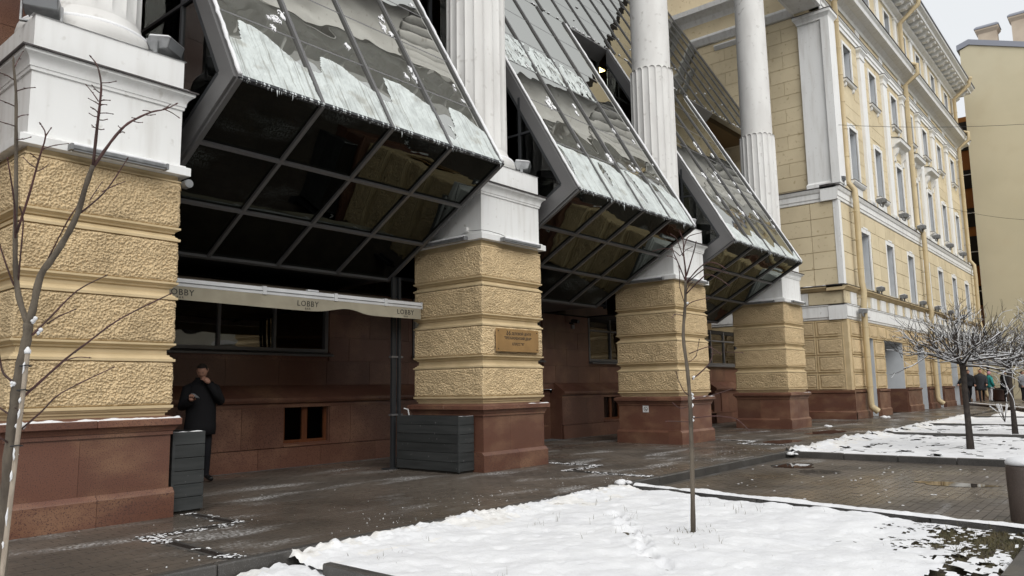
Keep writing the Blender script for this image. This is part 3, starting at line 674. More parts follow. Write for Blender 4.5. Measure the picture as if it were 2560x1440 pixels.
HOLES = {(1, 0): lambda u, v: ((u-.12)/.10)**2+((v-.62)/.3)**2 < 1, (1, 1): lambda u, v: ((u-.30)/.10)**2+((v-.62)/.26)**2 < 1,
         (1, 2): lambda u, v: ((u-.26-.25*(.8-v))/.11)**2+((v-.58)/.36)**2 < 1, (1, 3): lambda u, v: ((u-.22-.3*(.8-v))/.15)**2+((v-.55)/.36)**2 < 1,
         (0, 3): lambda u, v: ((u-.12)/.1)**2+((v-.3)/.14)**2 < 1}
BAY = [(PX[i]+PW+.28, PX[i+1]-.28) for i in range(3)]
BAY_LABEL = ['slanted glass bay above the cream awning, heavy ice on its lowest panes', 'slanted glass bay between the plaque and no-smoking piers, ice with melted gaps',
             'slanted glass bay next to the column before the yellow building, little ice left']
for bi, (xl, xr) in enumerate(BAY):
    t = thing('glass_bay', BAY_LABEL[bi], 'glass bay', ((xl+xr)/2, 2.05, 3.33), 'slanted glass bays between the columns')
    cw = (xr-xl)/4; xs = [xl+cw*k for k in range(5)]
    for r in range(6):
        for k in range(4):
            mb = MB(); a, b = xs[k]+.012, xs[k+1]-.012; d = .012
            slab(mb, on_slope(a, ROWZ[r])+SD*d, on_slope(b, ROWZ[r])+SD*d, on_slope(b, ROWZ[r+1])-SD*d, on_slope(a, ROWZ[r+1])-SD*d, SN, .016)
            mb.build('slope_pane', 'glass_slope', t)
    for k in range(5):
        w = .06 if k in (0, 4) else .045
        MB().bar(on_slope(xs[k], 4.90)+SN*.012, on_slope(xs[k], 11.06)+SN*.012, w, .05, SN).build('mullion', 'frame_metal', t)
    for r in range(1, 6):
        MB().bar(on_slope(xl, ROWZ[r])-SN*.012, on_slope(xr, ROWZ[r])-SN*.012, .03, .026, SN).build('transom', 'frame_metal', t)
    # underside
    Lu = (LOW-F0).length
    def under(x, s): return Vector((x, 0, 0))+F0+UD*s
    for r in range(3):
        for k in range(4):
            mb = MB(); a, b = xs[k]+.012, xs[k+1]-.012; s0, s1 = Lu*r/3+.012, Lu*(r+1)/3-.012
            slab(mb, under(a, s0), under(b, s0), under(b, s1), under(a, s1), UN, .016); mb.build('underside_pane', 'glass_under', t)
    for k in range(5): MB().bar(under(xs[k], -.01)+UN*.012, under(xs[k], Lu+.03)+UN*.012, .062 if k in (0, 4) else .05, .06, UN).build('underside_mullion', 'frame_metal', t)
    for r in range(1, 4): MB().bar(under(xl-.03, Lu*r/3)+UN*.014, under(xr+.03, Lu*r/3)+UN*.014, .05, .06, UN).build('underside_transom', 'frame_metal', t)
    MB().bar(Vector((xl-.03, -.712, 4.918)), Vector((xr+.03, -.712, 4.918)), .05, .05, SN).build('front_edge_bar', 'frame_dark', t)
    MB().box(xl, xr, LOW.y+.02, 3.78, 3.30, 3.34).build('rear_soffit', 'frame_dark', t)
    # glazed cheeks
    a1 = Vector((SD.z, -SD.y))*.235; b1 = Vector((-UD.z, UD.y))*.30        # inward offsets in the (y, z) plane
    f = Vector((F0.y, F0.z)); s2 = Vector((SD.y, SD.z)); u2 = Vector((UD.y, UD.z))
    p1, p2 = f+a1, f+b1; den = s2.x*u2.y-s2.y*u2.x; q = p2-p1; tt = (q.x*u2.y-q.y*u2.x)/den; inn = p1+s2*tt
    T_ = Vector((YT, 11.056)); L_ = Vector((LOW.y, LOW.z)); Ti = inn+s2*((YT-inn.x)/s2.x); Li = inn+u2*((L_.x+.3-inn.x)/u2.x)
    for side, xa, xb in ((0, xl-.065, xl-.022), (1, xr+.022, xr+.065)):
        MB().prism([tuple(f), tuple(T_), (Ti.x, Ti.y), tuple(inn)], 'x', xa, xb).build('cheek_rail', 'frame_metal', t)
        MB().prism([tuple(f), tuple(inn), tuple(Li), (L_.x+.02, L_.y-.02)], 'x', xa-.002, xb+.002).build('cheek_rail', 'frame_metal', t)
        MB().prism([tuple(inn), (Ti.x, Ti.y), (YT, 3.6), tuple(Li)], 'x', xa+.014, xa+.026).build('cheek_pane', 'glass_side', t)
        o_ = inn+a1*.0
        MB().bar((xa+.01, inn.x+.005, inn.y+.005), (xa+.01, Ti.x, Ti.y), .05, .03, (1, 0, 0)).build('cheek_bead', 'frame_dark', t)
        MB().bar((xa+.01, inn.x+.005, inn.y), (xa+.01, Li.x, Li.y), .05, .03, (1, 0, 0)).build('cheek_bead', 'frame_dark', t)
        for zz in (6.25, 8.3):
            y0 = inn.x+(zz-inn.y)/SL; MB().bar((xa+.008, y0, zz), (xa+.008, YT, zz), .04, .05, (1, 0, 0)).build('cheek_transom', 'frame_dark', t)
        MB().bar((xa+.008, .62, 4.45), (xa+.008, .62, 7.0), .05, .04, (1, 0, 0)).build('cheek_mullion', 'frame_dark', t)
    # ice, snow and icicles
    for k in range(4): ice_sheet(xs[k]+.03, xs[k+1]-.03, 4.93, 5.985, TOPS[(bi, k)], HOLES.get((bi, k)), t, bi*7.3+k*2.1)
    if bi == 1:  # upper sheets: part snow, part bright sky reflection put into their pale colour
        for k in range(3): ice_sheet(xs[k]+.03, xs[k+1]-.03, 8.015, 8.985, lambda u, k=k: .95-.1*k*u, lambda u, v: fbm(u*7, v*3, 3) > .22, t, 31+k)
    g = MB()
    def patch(cx, cz, rx, rz, sd):
        """A flat clot of wet snow stuck to the pane, frayed by noise."""
        n = 16; ix = {}; pv = []; pf = []
        def ok(i, j): u, v = i/n*2-1, j/n*2-1; return 1-math.hypot(u, v)+.9*fbm(u*2.2+sd, v*2.2, sd) > .35
        for j in range(n):
            for i in range(n):
                if ok(i+.5, j+.5):
                    q = []
                    for a_, b_ in ((i, j), (i+1, j), (i+1, j+1), (i, j+1)):
                        if (a_, b_) not in ix:
                            nb = sum(ok(a_+e_, b_+f_) for e_ in (-.5, .5) for f_ in (-.5, .5)); p_ = on_slope(cx+(a_/n*2-1)*rx, cz)+SD*((b_/n*2-1)*rz)+SN*(.003+.006*(nb-1)); ix[(a_, b_)] = len(pv); pv.append(p_)
                        q.append(ix[(a_, b_)])
                    pf.append(tuple(q))
        if pf: g.add(pv, pf)
    for k in range(26):
        r_ = random.choice([1, 1, 1, 2, 2, 3]); x = random.choice(xs[1:])-abs(random.gauss(0, .18))-.06; z = ROWZ[r_]+.03+abs(random.gauss(0, .22))
        if xl+.12 < x < xr-.08: s_ = random.uniform(.03, .085); patch(x, z, s_, s_*random.uniform(.8, 2.0), k*3.7+bi)
    tag(g.build('clinging_snow', 'snow', t, True), kind='stuff')
    g = MB()
    for x in (xl-.005, xr+.005):
        pts = []; rad = []
        for q in range(90):
            z = 4.93+q*.068
            if z > 11: break
            pts.append(on_slope(x+random.gauss(0, .004), z)+SN*.042); rad.append(.024*(1+.35*fbm(z*6, x, 1)))
        g.tube(pts, 0, n=8, radii=rad)
    tag(g.build('rail_snow', 'snow', t, True), kind='stuff')
    g = MB()
    for k in range(210):
        x = random.uniform(xl, xr); cl = .5+.9*fbm(x*4, bi, 3); l = max(.008, random.expovariate(1/.032)*cl); l = min(l, .13)
        y0 = -.725+random.uniform(-.012, .012); z0 = 4.905+random.uniform(-.004, .012); r = .0035+.05*l
        g.tube([(x, y0, z0), (x+random.gauss(0, .003), y0, z0-l*.5), (x+random.gauss(0, .004), y0, z0-l)], 0, n=5, radii=[r, r*.6, .0008])
    for k in range(120):
        x = random.uniform(xl, xr); r = random.uniform(.008, .024); g.tube([(x, -.728, 4.895), (x, -.728, 4.915), (x, -.722, 4.94)], 0, n=6, radii=[r*.4, r, r*.5])
    tag(g.build('icicles', 'icicle', t, True), kind='stuff')
# the continuous slope above the columns and the upright glass behind them
t = thing('upper_glass_slope', 'large slanted glass roof above the bays, mirroring sky and the yellow facade', 'glass roof', (9, YT, 11.06))
UX = [-1.36+k*1.1527 for k in range(0, 19)]; UX = [x for x in UX if x < 20.0]+[20.4]; ROWU = [11.056+1.0*k for k in range(10)]
for r in range(9):
    for k in range(len(UX)-1):
        mb = MB(); a, b = UX[k]+.012, UX[k+1]-.012
        slab(mb, on_slope(a, ROWU[r])+SD*.012, on_slope(b, ROWU[r])+SD*.012, on_slope(b, ROWU[r+1])-SD*.012, on_slope(a, ROWU[r+1])-SD*.012, SN, .016)
        mb.build('roof_pane', 'glass_slope', t)
for x in UX: MB().bar(on_slope(x, 11.05)+SN*.01, on_slope(x, 20.06)+SN*.01, .16 if x > 20 else .04, .045, SN).build('mullion', 'frame_metal', t)
for z in ROWU[1:]: MB().bar(on_slope(UX[0], z)-SN*.012, on_slope(20.4, z)-SN*.012, .03, .026, SN).build('transom', 'frame_metal', t)
g = MB()
for k in range(120):                                   # wet snow left along the lower edge and on the panes
    x = random.uniform(0, 20); z = 11.07+abs(random.gauss(0, .05)) if random.random() < .7 else random.uniform(11.1, 13.5)
    p = on_slope(x, z)+SN*.012; rr = random.uniform(.02, .08); d_ = Vector((1, 0, 0))
    g.tube([p-d_*rr, p-d_*rr*.4+SD*rr*.2, p+d_*rr*.4+SD*random.uniform(-.3, .3)*rr, p+d_*rr], 0, n=6, radii=[.004, .022, .018, .004])
tag(g.build('clinging_snow', 'snow', t, True), kind='stuff')
for i, x in enumerate(PX):
    xa, xb = x-.28+.07, x+PW+.28-.07; near = ['beside the two floodlights', 'behind the column on the plaque pier', 'behind the column on the no-smoking pier, a lit lamp within', 'behind the column before the yellow building'][i]
    w = thing('upright_glazing', 'dark upright glazing '+near, 'glazing', ((xa+xb)/2, YT, 3.6), 'upright glazing behind the columns')
    for k in range(2):
        for r in range(7): MB().box(xa+(xb-xa)*k/2+.02, xa+(xb-xa)*(k+1)/2-.02, YT+.3, YT+.315, 3.6+r*1.06, 3.6+(r+1)*1.06-.02).build('pane', 'glass_side', w)
    for k in range(3): MB().box(xa+(xb-xa)*k/2-.03, xa+(xb-xa)*k/2+.03, YT+.26, YT+.35, 3.5, 11.05).build('mullion', 'frame_dark', w)
    for r in range(8): MB().box(xa, xb, YT+.275, YT+.34, 3.58+r*1.06-.03, 3.58+r*1.06+.03).build('transom', 'frame_dark', w)
    MB().prism([(YT-.03, 11.0), (YT+.3, 10.72), (YT+.3, 11.06), (YT-.0, 11.055)], 'x', xa-.07, xb+.07).build('notch_lintel', 'frame_metal', w)
# interior of the atrium
t = thing('atrium_interior', 'dim brown interior seen through the slanted glass', 'interior', (6, 5, 3.34))
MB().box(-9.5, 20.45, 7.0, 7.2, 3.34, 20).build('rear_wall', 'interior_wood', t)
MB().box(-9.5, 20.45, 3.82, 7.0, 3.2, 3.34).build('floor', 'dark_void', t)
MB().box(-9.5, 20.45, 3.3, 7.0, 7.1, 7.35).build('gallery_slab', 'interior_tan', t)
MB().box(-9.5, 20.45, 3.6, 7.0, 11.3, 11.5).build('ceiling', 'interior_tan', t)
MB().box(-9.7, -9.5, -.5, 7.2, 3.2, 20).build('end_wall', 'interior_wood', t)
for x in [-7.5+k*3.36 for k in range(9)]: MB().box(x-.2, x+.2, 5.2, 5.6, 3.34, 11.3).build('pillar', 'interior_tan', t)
for (x, y, z, s) in [(9.45, 3.75, 11.02, .30), (10.4, 4.5, 10.4, .13)]:
    l = thing('ceiling_lamp', 'glowing warm ceiling panel lamp behind the dark glass' if s > .2 else 'tiny glowing spot lamp deep behind the dark glass', 'lamp', (x, y, z))
    MB().box(x-s, x+s, y-s*.45, y+s*.45, z, z+.06).build('housing', 'frame_dark', l); MB().box(x-s*.92, x+s*.92, y-s*.4, y+s*.4, z-.02, z-.001).build('diffuser', 'lamp_on', l)
# ================================================================ granite back wall under the bays
wall = thing('granite_wall', 'dark red granite wall running back under the glass bays', 'wall', (6, 3.8, 0))
WIN = [(-4.78, -.28), (1.94, 6.44), (8.66, 13.16), (15.38, 19.88)]; SMALL = []
for a, b in WIN: c_ = (a+b)/2; SMALL += [(c_-1.9-.0, c_-1.0), (c_+1.17, c_+2.13)]
SMALL = [s_ for s_ in SMALL if s_[0] < 19]
mb = MB(); wall_openings(mb, -9.5, 20.6, 1.30, 3.3, [(a, b, 2.08, 3.3) for a, b in WIN], 3.83, 4.1); mb.build('wall_core', 'granite_wall', wall)
SEG = [(-9.5, 5.6), (7.0, 14.6), (16.1, 20.6)]
mb = MB()
for a, b in SEG: wall_openings(mb, a, b, 0, 1.2, [(p, q, .42, 1.12) for p, q in SMALL if p > a and q < b], 3.6, 4.1)
mb.build('plinth_core', 'granite_wall', wall)
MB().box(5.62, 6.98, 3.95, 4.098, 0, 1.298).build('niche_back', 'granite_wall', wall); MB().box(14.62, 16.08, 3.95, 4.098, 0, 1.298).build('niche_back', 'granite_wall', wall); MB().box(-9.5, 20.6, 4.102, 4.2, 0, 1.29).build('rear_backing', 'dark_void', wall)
MB().box(-9.5, -5.98, 2.78, 3.0, 3.3, 14).build('entrance_wall', 'granite', wall); MB().box(-5.9, -1.0, 4.4, 4.5, 3.36, 11.2).build('partition', 'interior_wood', wall)
def slabs(x0, x1, z0, z1, y, w, h, ops, name):
    r = 0; z = z0
    while z < z1-.05:
        zb = min(z+h, z1); x = x0-(w*.5 if r % 2 else 0)
        while x < x1-.02:
            xa, xb = max(x, x0), min(x+w, x1); x += w
            parts = [(xa, xb)]
            for p, q, a, b in ops:
                if z < b-.02 and zb > a+.02:
                    nn = []
                    for u, v in parts:
                        if v <= p or u >= q: nn.append((u, v))
                        else:
                            if u < p: nn.append((u, p))
                            if v > q: nn.append((q, v))
                    parts = nn
            for u, v in parts:
                if v-u > .06: block(name, 'granite_wall', wall, u+.003, v-.003, z+.003, zb-.003, y-random.uniform(0, .002), .03)
        z = zb; r += 1
wo_ = [(a-.03, b+.03, 2.0, 3.4) for a, b in WIN]; so_ = [(a-.02, b+.02, .36, 1.2) for a, b in SMALL]
slabs(-4.5, 20.6, 1.46, 3.3, 3.80, 1.05, .46, wo_, 'granite_slab')
for a, b in SEG: slabs(max(a, -4.5), b, .36, 1.06, 3.57, 1.15, .70, so_, 'granite_slab'); slabs(max(a, -4.5), b, 0, .355, 3.53, 1.3, .355, [], 'granite_slab')
slabs(-9.5, -5.96, 3.4, 9.0, 2.75, 1.2, .7, [], 'granite_slab')
for a, b in SEG:
    MB().prism([(3.56, 1.06), (3.56, 1.13), (3.50, 1.15), (3.48, 1.19), (3.48, 1.235), (3.80, 1.458), (3.9, 1.458), (3.9, 1.06)], 'x', a-.006, b+.006).build('sloped_ledge', 'granite', wall)
for k, (a, b) in enumerate(WIN):
    t = thing('lobby_window', ['wide lobby window under the cream awning', 'wide lobby window hidden behind the plaque pier', 'wide lobby window next to the wall camera', 'wide lobby window behind the last pier'][k], 'window', ((a+b)/2, 3.85, 2.08), 'lobby windows in the granite wall')
    g = MB(); g.box(a, b, 3.80, 3.9, 2.08, 2.14); g.box(a, a+.07, 3.80, 3.9, 2.14, 3.3); g.box(b-.07, b, 3.80, 3.9, 2.14, 3.3); g.box(a+.07, b-.07, 3.81, 3.9, 2.93, 2.98); g.build('frame', 'frame_metal', t)
    n = 4; xs = [a+.07+(b-a-.14)*q/n for q in range(n+1)]
    for q in range(n):
        MB().box(xs[q]+.025, xs[q+1]-.025, 3.855, 3.863, 2.14, 2.93).build('pane', 'glass_clear', t); MB().box(xs[q]+.025, xs[q+1]-.025, 3.855, 3.863, 2.98, 3.3).build('pane', 'glass_clear', t)
        if q: MB().box(xs[q]-.025, xs[q]+.025, 3.81, 3.89, 2.14, 3.3).build('mullion', 'frame_metal', t)
    MB().prism([(3.66, 2.0), (3.66, 2.03), (3.80, 2.078), (3.85, 2.078), (3.85, 2.0)], 'x', a-.03, b+.04).build('sill', 'frame_metal', t)
    MB().box(a-.2, b+.2, 5.4, 5.5, 1.3, 3.3).build('room_wall', 'interior_tan', t); MB().box(a+.6, a+1.5, 5.0, 5.1, 1.3, 3.3).build('room_panel', 'interior_wood', t)
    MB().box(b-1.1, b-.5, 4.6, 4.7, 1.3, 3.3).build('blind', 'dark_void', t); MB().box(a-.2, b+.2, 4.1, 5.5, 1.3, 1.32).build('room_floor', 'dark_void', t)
    MB().box(a-.25, a-.2, 4.1, 5.5, 1.3, 3.3).build('room_wall', 'interior_tan', t); MB().box(b+.2, b+.25, 4.1, 5.5, 1.3, 3.3).build('room_wall', 'interior_tan', t)
for k, (a, b) in enumerate(SMALL):
    t = thing('basement_window', ['orange-framed basement window behind the man', 'orange-framed basement window between the planters', 'orange-framed basement window behind the plaque pier', 'orange-framed basement window deep behind the plaque pier',
              'orange-framed basement window left of the no-smoking pier', 'orange-framed basement window behind the no-smoking pier', 'orange-framed basement window near the last pier'][min(k, 6)], 'window', ((a+b)/2, 3.65, .42), 'basement windows with orange frames')
    g = MB(); g.box(a, b, 3.66, 3.72, .42, .475); g.box(a, b, 3.66, 3.72, 1.07, 1.12); g.box(a, a+.06, 3.66, 3.72, .475, 1.07); g.box(b-.06, b, 3.66, 3.72, .475, 1.07); g.box((a+b)/2-.055, (a+b)/2+.055, 3.655, 3.72, .475, 1.07); g.build('frame', 'orange_wood', t)
    for u, v in ((a+.06, (a+b)/2-.055), ((a+b)/2+.055, b-.06)): MB().box(u, v, 3.69, 3.698, .475, 1.07).build('pane', 'glass_side', t)
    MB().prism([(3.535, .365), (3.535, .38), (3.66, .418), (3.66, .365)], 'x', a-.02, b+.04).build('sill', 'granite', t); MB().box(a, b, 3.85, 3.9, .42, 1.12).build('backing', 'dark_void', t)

for k, (x, y, z) in enumerate(((-2.9, 4.7, 3.0), (-3.7, 5.0, 3.0), (17.2, 4.7, 3.1))):  # pendant lamps added to warm the rooms; no fitting is visible there
    l = thing('pendant_lamp', ['warm pendant lamp glowing inside the window under the awning', 'second warm pendant lamp deeper inside the window under the awning', 'warm pendant lamp glowing inside the window by the last pier'][k], 'lamp', (x, y, z))
    MB().lathe((x, y, z-.16), [(.10, 0), (.09, .06), (.03, .14)], 14).build('shade', 'frame_dark', l); MB().lathe((x, y, z-.2), [(.02, 0), (.05, .02), (.05, .05), (.02, .07)], 10).build('bulb', 'lamp_on', l); MB().tube([(x, y, z-.02), (x, y, 3.3)], .005, n=5).build('cord', 'wire', l)
# ================================================================ yellow corner building
XL, XR = 20.62, 50.3                                   # left face and far end of the granite foot
B = thing('yellow_building', 'yellow stucco building with white pilasters and a bracketed cornice beyond the portico', 'building', (XL, .2, 0))
WC = [24.25, 28.15, 32.05, 35.5, 38.95, 42.85, 46.9]    # window axes
YW, YU = .27, .50                                      # lower and upper wall planes
OP1 = [(22.75, 24.1, 0, 3.15), (25.7, 28.85, 0, 3.12), (31.5, 33.1, 0, 3.1), (35.2, 36.6, 0, 3.1), (39.3, 41.2, 0, 3.1), (44.2, 46.2, 0, 3.1)]
mb = MB(); wall_openings(mb, XL+.1, XR-.1, 0, 3.75, OP1, YW, 1.15); mb.box(XL+.1, XL+.5, 1.15, 12, 0, 3.75); mb.build('ground_floor_wall', 'stucco_smooth', B)
# reveals and doorways of the ground floor
for k, (a, b, z0, z1) in enumerate(OP1):
    d = MB()
    d.box(b-.02, b-.0005, YW+.01, 2.6 if k == 1 else 1.16, 1.06 if k == 1 else 0, z1); d.box(a+.0005, a+.02, YW+.01, 1.16, 0, z1); d.box(a+.02, b-.02, YW+.01, 2.6 if k == 1 else 1.16, z1-.02, z1-.0005)
    d.build('reveal', 'reveal', B)
    if k == 1:
        MB().box(b-.03, b+.3, YW-.04, 2.6, 0, 1.06).build('gate_plinth', 'granite', B); MB().box(a, b, 2.62, 2.7, 0, z1).build('gate_back', 'reveal', B)
    else:
        dd = MB(); dd.box(a+.02, b-.02, .98, 1.05, 0, 1.1); dd.box(a+.02, a+.14, .98, 1.05, 1.1, z1); dd.box(b-.14, b-.02, .98, 1.05, 1.1, z1); dd.box(a+.14, b-.14, .98, 1.05, 2.4, 2.5); dd.build('door', 'window_dark', B)
        MB().box(a+.14, b-.14, 1.06, 1.07, 1.1, z1).build('door_glass', 'glass_side', B)
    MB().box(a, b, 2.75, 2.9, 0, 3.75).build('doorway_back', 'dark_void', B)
# granite foot
def foot(xa, xb):
    MB().prism([(YW-.14, 0), (YW-.14, .262), (YW-.09, .31), (YW-.09, .95), (YW-.05, .96), (YW-.13, 1.0), (YW-.13, 1.07), (YW+.02, 1.09), (YW+.02, 0)], 'x', xa, xb).build('granite_plinth', 'granite', B)
cur = XL
for a, b, _, _ in OP1:
    foot(cur, a); cur = b
foot(cur, XR)
MB().prism([(XL-.04, 0), (XL-.04, .262), (XL+.01, .31), (XL+.01, .95), (XL-.03, .99), (XL-.03, 1.07), (XL+.12, 1.09), (XL+.12, 0)], 'y', YW-.14, 9).build('granite_plinth', 'granite', B)
# rock-stucco panels
def rough_panel(seed, cell=.03):
    nx, nz = 44, 26; vs = []; fs = []
    for j in range(nz+1):
        for i in range(nx+1):
            u, v = i/nx-.5, j/nz-.5; p = Vector((u*34+seed, 0, v*16)); d = noise.voronoi(p)[0]; e = min(1, min(i, nx-i, j, nz-j)/1.5)
            vs.append((u, -(.3+.7*e*(.35+.65*min(1, (d[1]-d[0])*2))), v))
    for j in range(nz):
        for i in range(nx): fs.append((j*(nx+1)+i, j*(nx+1)+i+1, (j+1)*(nx+1)+i+1, (j+1)*(nx+1)+i))
    m_ = MB(); m_.v, m_.f, m_.mi = vs, fs, [0]*len(fs); return m_.mesh('rock_panel', 'stucco_rough', True)
RP = [rough_panel(2), rough_panel(55)]
FRM = MB()                                             # moulded border of a panel, unit size
for a in ((-.5, .5, -.5, -.43), (-.5, .5, .43, .5)): FRM.add([(a[0], 0, a[2]), (a[1], 0, a[2]), (a[1], 0, a[3]), (a[0], 0, a[3]), (a[0], -1, a[2]), (a[1], -1, a[2]), (a[1], -1, a[3]), (a[0], -1, a[3])], [(4, 5, 6, 7), (0, 1, 5, 4), (2, 3, 7, 6), (0, 4, 7, 3), (1, 2, 6, 5)])
for a in ((-.5, -.465, -.43, .43), (.465, .5, -.43, .43)): FRM.add([(a[0], 0, a[2]), (a[1], 0, a[2]), (a[1], 0, a[3]), (a[0], 0, a[3]), (a[0], -1, a[2]), (a[1], -1, a[2]), (a[1], -1, a[3]), (a[0], -1, a[3])], [(4, 5, 6, 7), (0, 3, 7, 4), (1, 5, 6, 2)])
FRMM = FRM.mesh('panel_border', 'stucco_smooth')
RZ = [(1.12, 1.70), (1.77, 2.38), (2.44, 3.06), (3.13, 3.72)]
def panel(x0, x1, z0, z1, face, axis, n):
    for nm, me, dep, ins in (('panel_border', FRMM, .05, 0), ('rock_panel', RP[n % 2], .062, .06)):
        u0, u1, w0, w1 = x0+ins, x1-ins, z0+ins, z1-ins
        if axis == 'y': place(nm, me, B, ((u0+u1)/2, face, (w0+w1)/2), (u1-u0, dep, w1-w0))
        else: place(nm, me, B, (face, (u0+u1)/2, (w0+w1)/2), (u1-u0, dep, w1-w0), (0, 0, R(-90)))
n = 0
for z0, z1 in RZ:
    for y0, y1 in ((.42, 1.42), (1.48, 2.5), (2.56, 3.5)): panel(y0, y1, z0, z1, XL+.1, 'x', n); n += 1
    segs = []; cur = XL+.42
    for a, b, _, zt in OP1:
        if z0 < zt-.05:
            segs.append((cur, a-.06)); cur = b+.06
    segs.append((cur, XR-.2))
    for a, b in segs:
        k = max(1, round((b-a)/1.25))
        for q in range(k): panel(a+(b-a)*q/k, a+(b-a)*(q+1)/k-.06, z0, z1, YW, 'y', n); n += 1
for q in range(3): pass
MB().box(XL+.07, XL+.36, YW-.03, YW+.34, 1.09, 3.75).build('corner_strip', 'stucco_smooth', B)
# string course: white band, blocked frieze, ledge
def course(prof, name, mt, x_in=None):
    """Moulding along the front and the left face; prof = [(projection from the lower wall planes, z)]."""
    MB().prism([(YW+.6, prof[0][1])]+[(YW-o, z) for o, z in prof]+[(YW+.6, prof[-1][1])], 'x', XL+.1-max(o for o, z in prof), XR).build(name, mt, B)
    MB().prism([(XL+.7, prof[0][1])]+[(XL+.1-o, z) for o, z in prof]+[(XL+.7, prof[-1][1])], 'y', YW-.0005, 9).build(name, mt, B)
course([(.02, 3.751), (.05, 3.78), (.05, 3.84), (.09, 3.86), (.09, 4.27), (.12, 4.29), (.12, 4.32)], 'band', 'white_paint')
course([(.121, 4.3205), (.13, 4.335)], 'band_flashing', 'flashing')
MB().box(XL+.12, XR-.1, YW+.02, 1.15, 4.33, 4.86).build('frieze_wall', 'stucco_wall', B); MB().box(XL+.12, XL+.5, 1.15, 9, 4.33, 4.86).build('frieze_wall', 'stucco_wall', B)
x = XL+.1; k = 0
while x < XR-.3:
    if k == 0: block('frieze_block', 'stucco_wall', B, XL+.0, x+.55, 4.36, 4.83, YW-.03, .05); x += .62
    else: block('frieze_block', 'white_paint' if k % 2 else 'stucco_wall', B, x, x+(.75 if k % 2 else .55), 4.36, 4.83, YW-(.05 if k % 2 else .0), .07 if k % 2 else .02); x += .8 if k % 2 else .62
    k += 1
block('frieze_block', 'stucco_wall', B, YW-.03, 1.6, 4.36, 4.83, XL+.07, .05, 'x'); block('frieze_block', 'white_paint', B, 1.64, 3.2, 4.36, 4.83, XL+.06, .05, 'x')
course([(.03, 4.861), (.06, 4.88), (.13, 4.95), (.2, 4.98), (.2, 5.03)], 'ledge', 'stucco_smooth'); course([(.22, 5.031), (.22, 5.05), (.0, 5.09)], 'ledge_flashing', 'flashing')
snow_strip(XL-.1, XL+.08, .1, 2.4, 5.075, .02, 'ledge_snow', B, 3.)
# first floor: deep-jointed blocks round plain windows
W2 = [(c-.58, c+.58, 5.2, 7.55) for c in WC]
mb = MB(); wall_openings(mb, XL+.1, XR-.1, 5.06, 8.42, W2, YW+.06, 1.15); mb.box(XL+.13, XL+.5, 1.15, 9, 5.06, 8.42); mb.build('first_floor_wall', 'stucco_wall', B)
def window(c, z0, z1, y, hw=.58, frame=.16, ears=True, pane='glass_clear', top=True):
    w = MB().box(c-hw+.001, c-hw+.02, y+.02, y+.5, z0, z1); w.box(c+hw-.02, c+hw-.001, y+.02, y+.5, z0, z1); w.box(c-hw+.02, c+hw-.02, y+.02, y+.5, z1-.02, z1-.001); w.build('reveal', 'reveal', B)
    s_ = MB().box(c-hw+.02, c-hw+.09, y+.42, y+.48, z0, z1-.02); s_.box(c+hw-.09, c+hw-.02, y+.42, y+.48, z0, z1-.02); s_.box(c-.035, c+.035, y+.42, y+.48, z0, z1-.02)
    s_.box(c-hw+.09, c-.035, y+.42, y+.48, z0+(z1-z0)*.68, z0+(z1-z0)*.68+.06); s_.box(c+.035, c+hw-.09, y+.42, y+.48, z0+(z1-z0)*.68, z0+(z1-z0)*.68+.06); o = s_.build('window', 'window_dark', B)
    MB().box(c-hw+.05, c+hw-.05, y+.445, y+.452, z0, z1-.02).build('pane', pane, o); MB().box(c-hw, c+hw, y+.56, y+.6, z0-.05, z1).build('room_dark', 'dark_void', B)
    if frame:
        f = MB().box(c-hw-frame, c-hw, y-.05, y+.03, z0, z1); f.box(c+hw, c+hw+frame, y-.05, y+.03, z0, z1)
        f.box(c-hw-frame, c+hw+frame, y-.052, y+.03, z1, z1+frame)
        if ears: f.box(c-hw*.55, c+hw*.55, y-.07, y+.03, z1+frame+.0005, z1+frame+.07); f.box(c-hw-frame-.05, c-hw-frame-.0005, y-.045, y+.03, z1-.1, z1+frame-.002); f.box(c+hw+frame+.0005, c+hw+frame+.05, y-.045, y+.03, z1-.1, z1+frame-.002)
        f.build('window_surround', 'white_paint', B)
for c in WC: window(c, 5.2, 7.55, YW+.06, .58, .18)
B5 = [5.10, 5.74, 6.40, 7.06, 7.72, 8.36]
for r in range(5):
    z0, z1 = B5[r]+.012, B5[r+1]-.012; cur = XL+.35; segs = []
    for c in WC:
        if r < 4: segs.append((cur, c-.80)); cur = c+.80
    segs.append((cur, XR-.2))
    for a, b in segs:
        kk = 2 if r < 4 else max(1, round((b-a)/1.6)); kk = 1 if b-a < 1.2 else kk
        for q in range(kk): block('stone_block', 'stucco_wall', B, a+(b-a)*q/kk+.015, a+(b-a)*(q+1)/kk-.015, z0, z1, YW, .07)
    for y0, y1 in ((.46, 1.32), (1.34, 3.2), (3.22, 4.6)): block('stone_block', 'stucco_wall', B, y0, y1, z0, z1, XL+.08, .06, 'x')
MB().box(XL+.06, XL+.34, YW-.03, .45, 5.09, 8.37).build('corner_pilaster', 'white_paint', B)
course([(.0, 8.381), (.03, 8.40), (.03, 8.5), (.06, 8.52), (.06, 8.72), (.1, 8.76), (.14, 8.86), (.14, 8.9)], 'first_floor_band', 'white_paint'); course([(.17, 8.901), (.17, 8.93), (-.2, 9.02)], 'band_flashing', 'flashing')
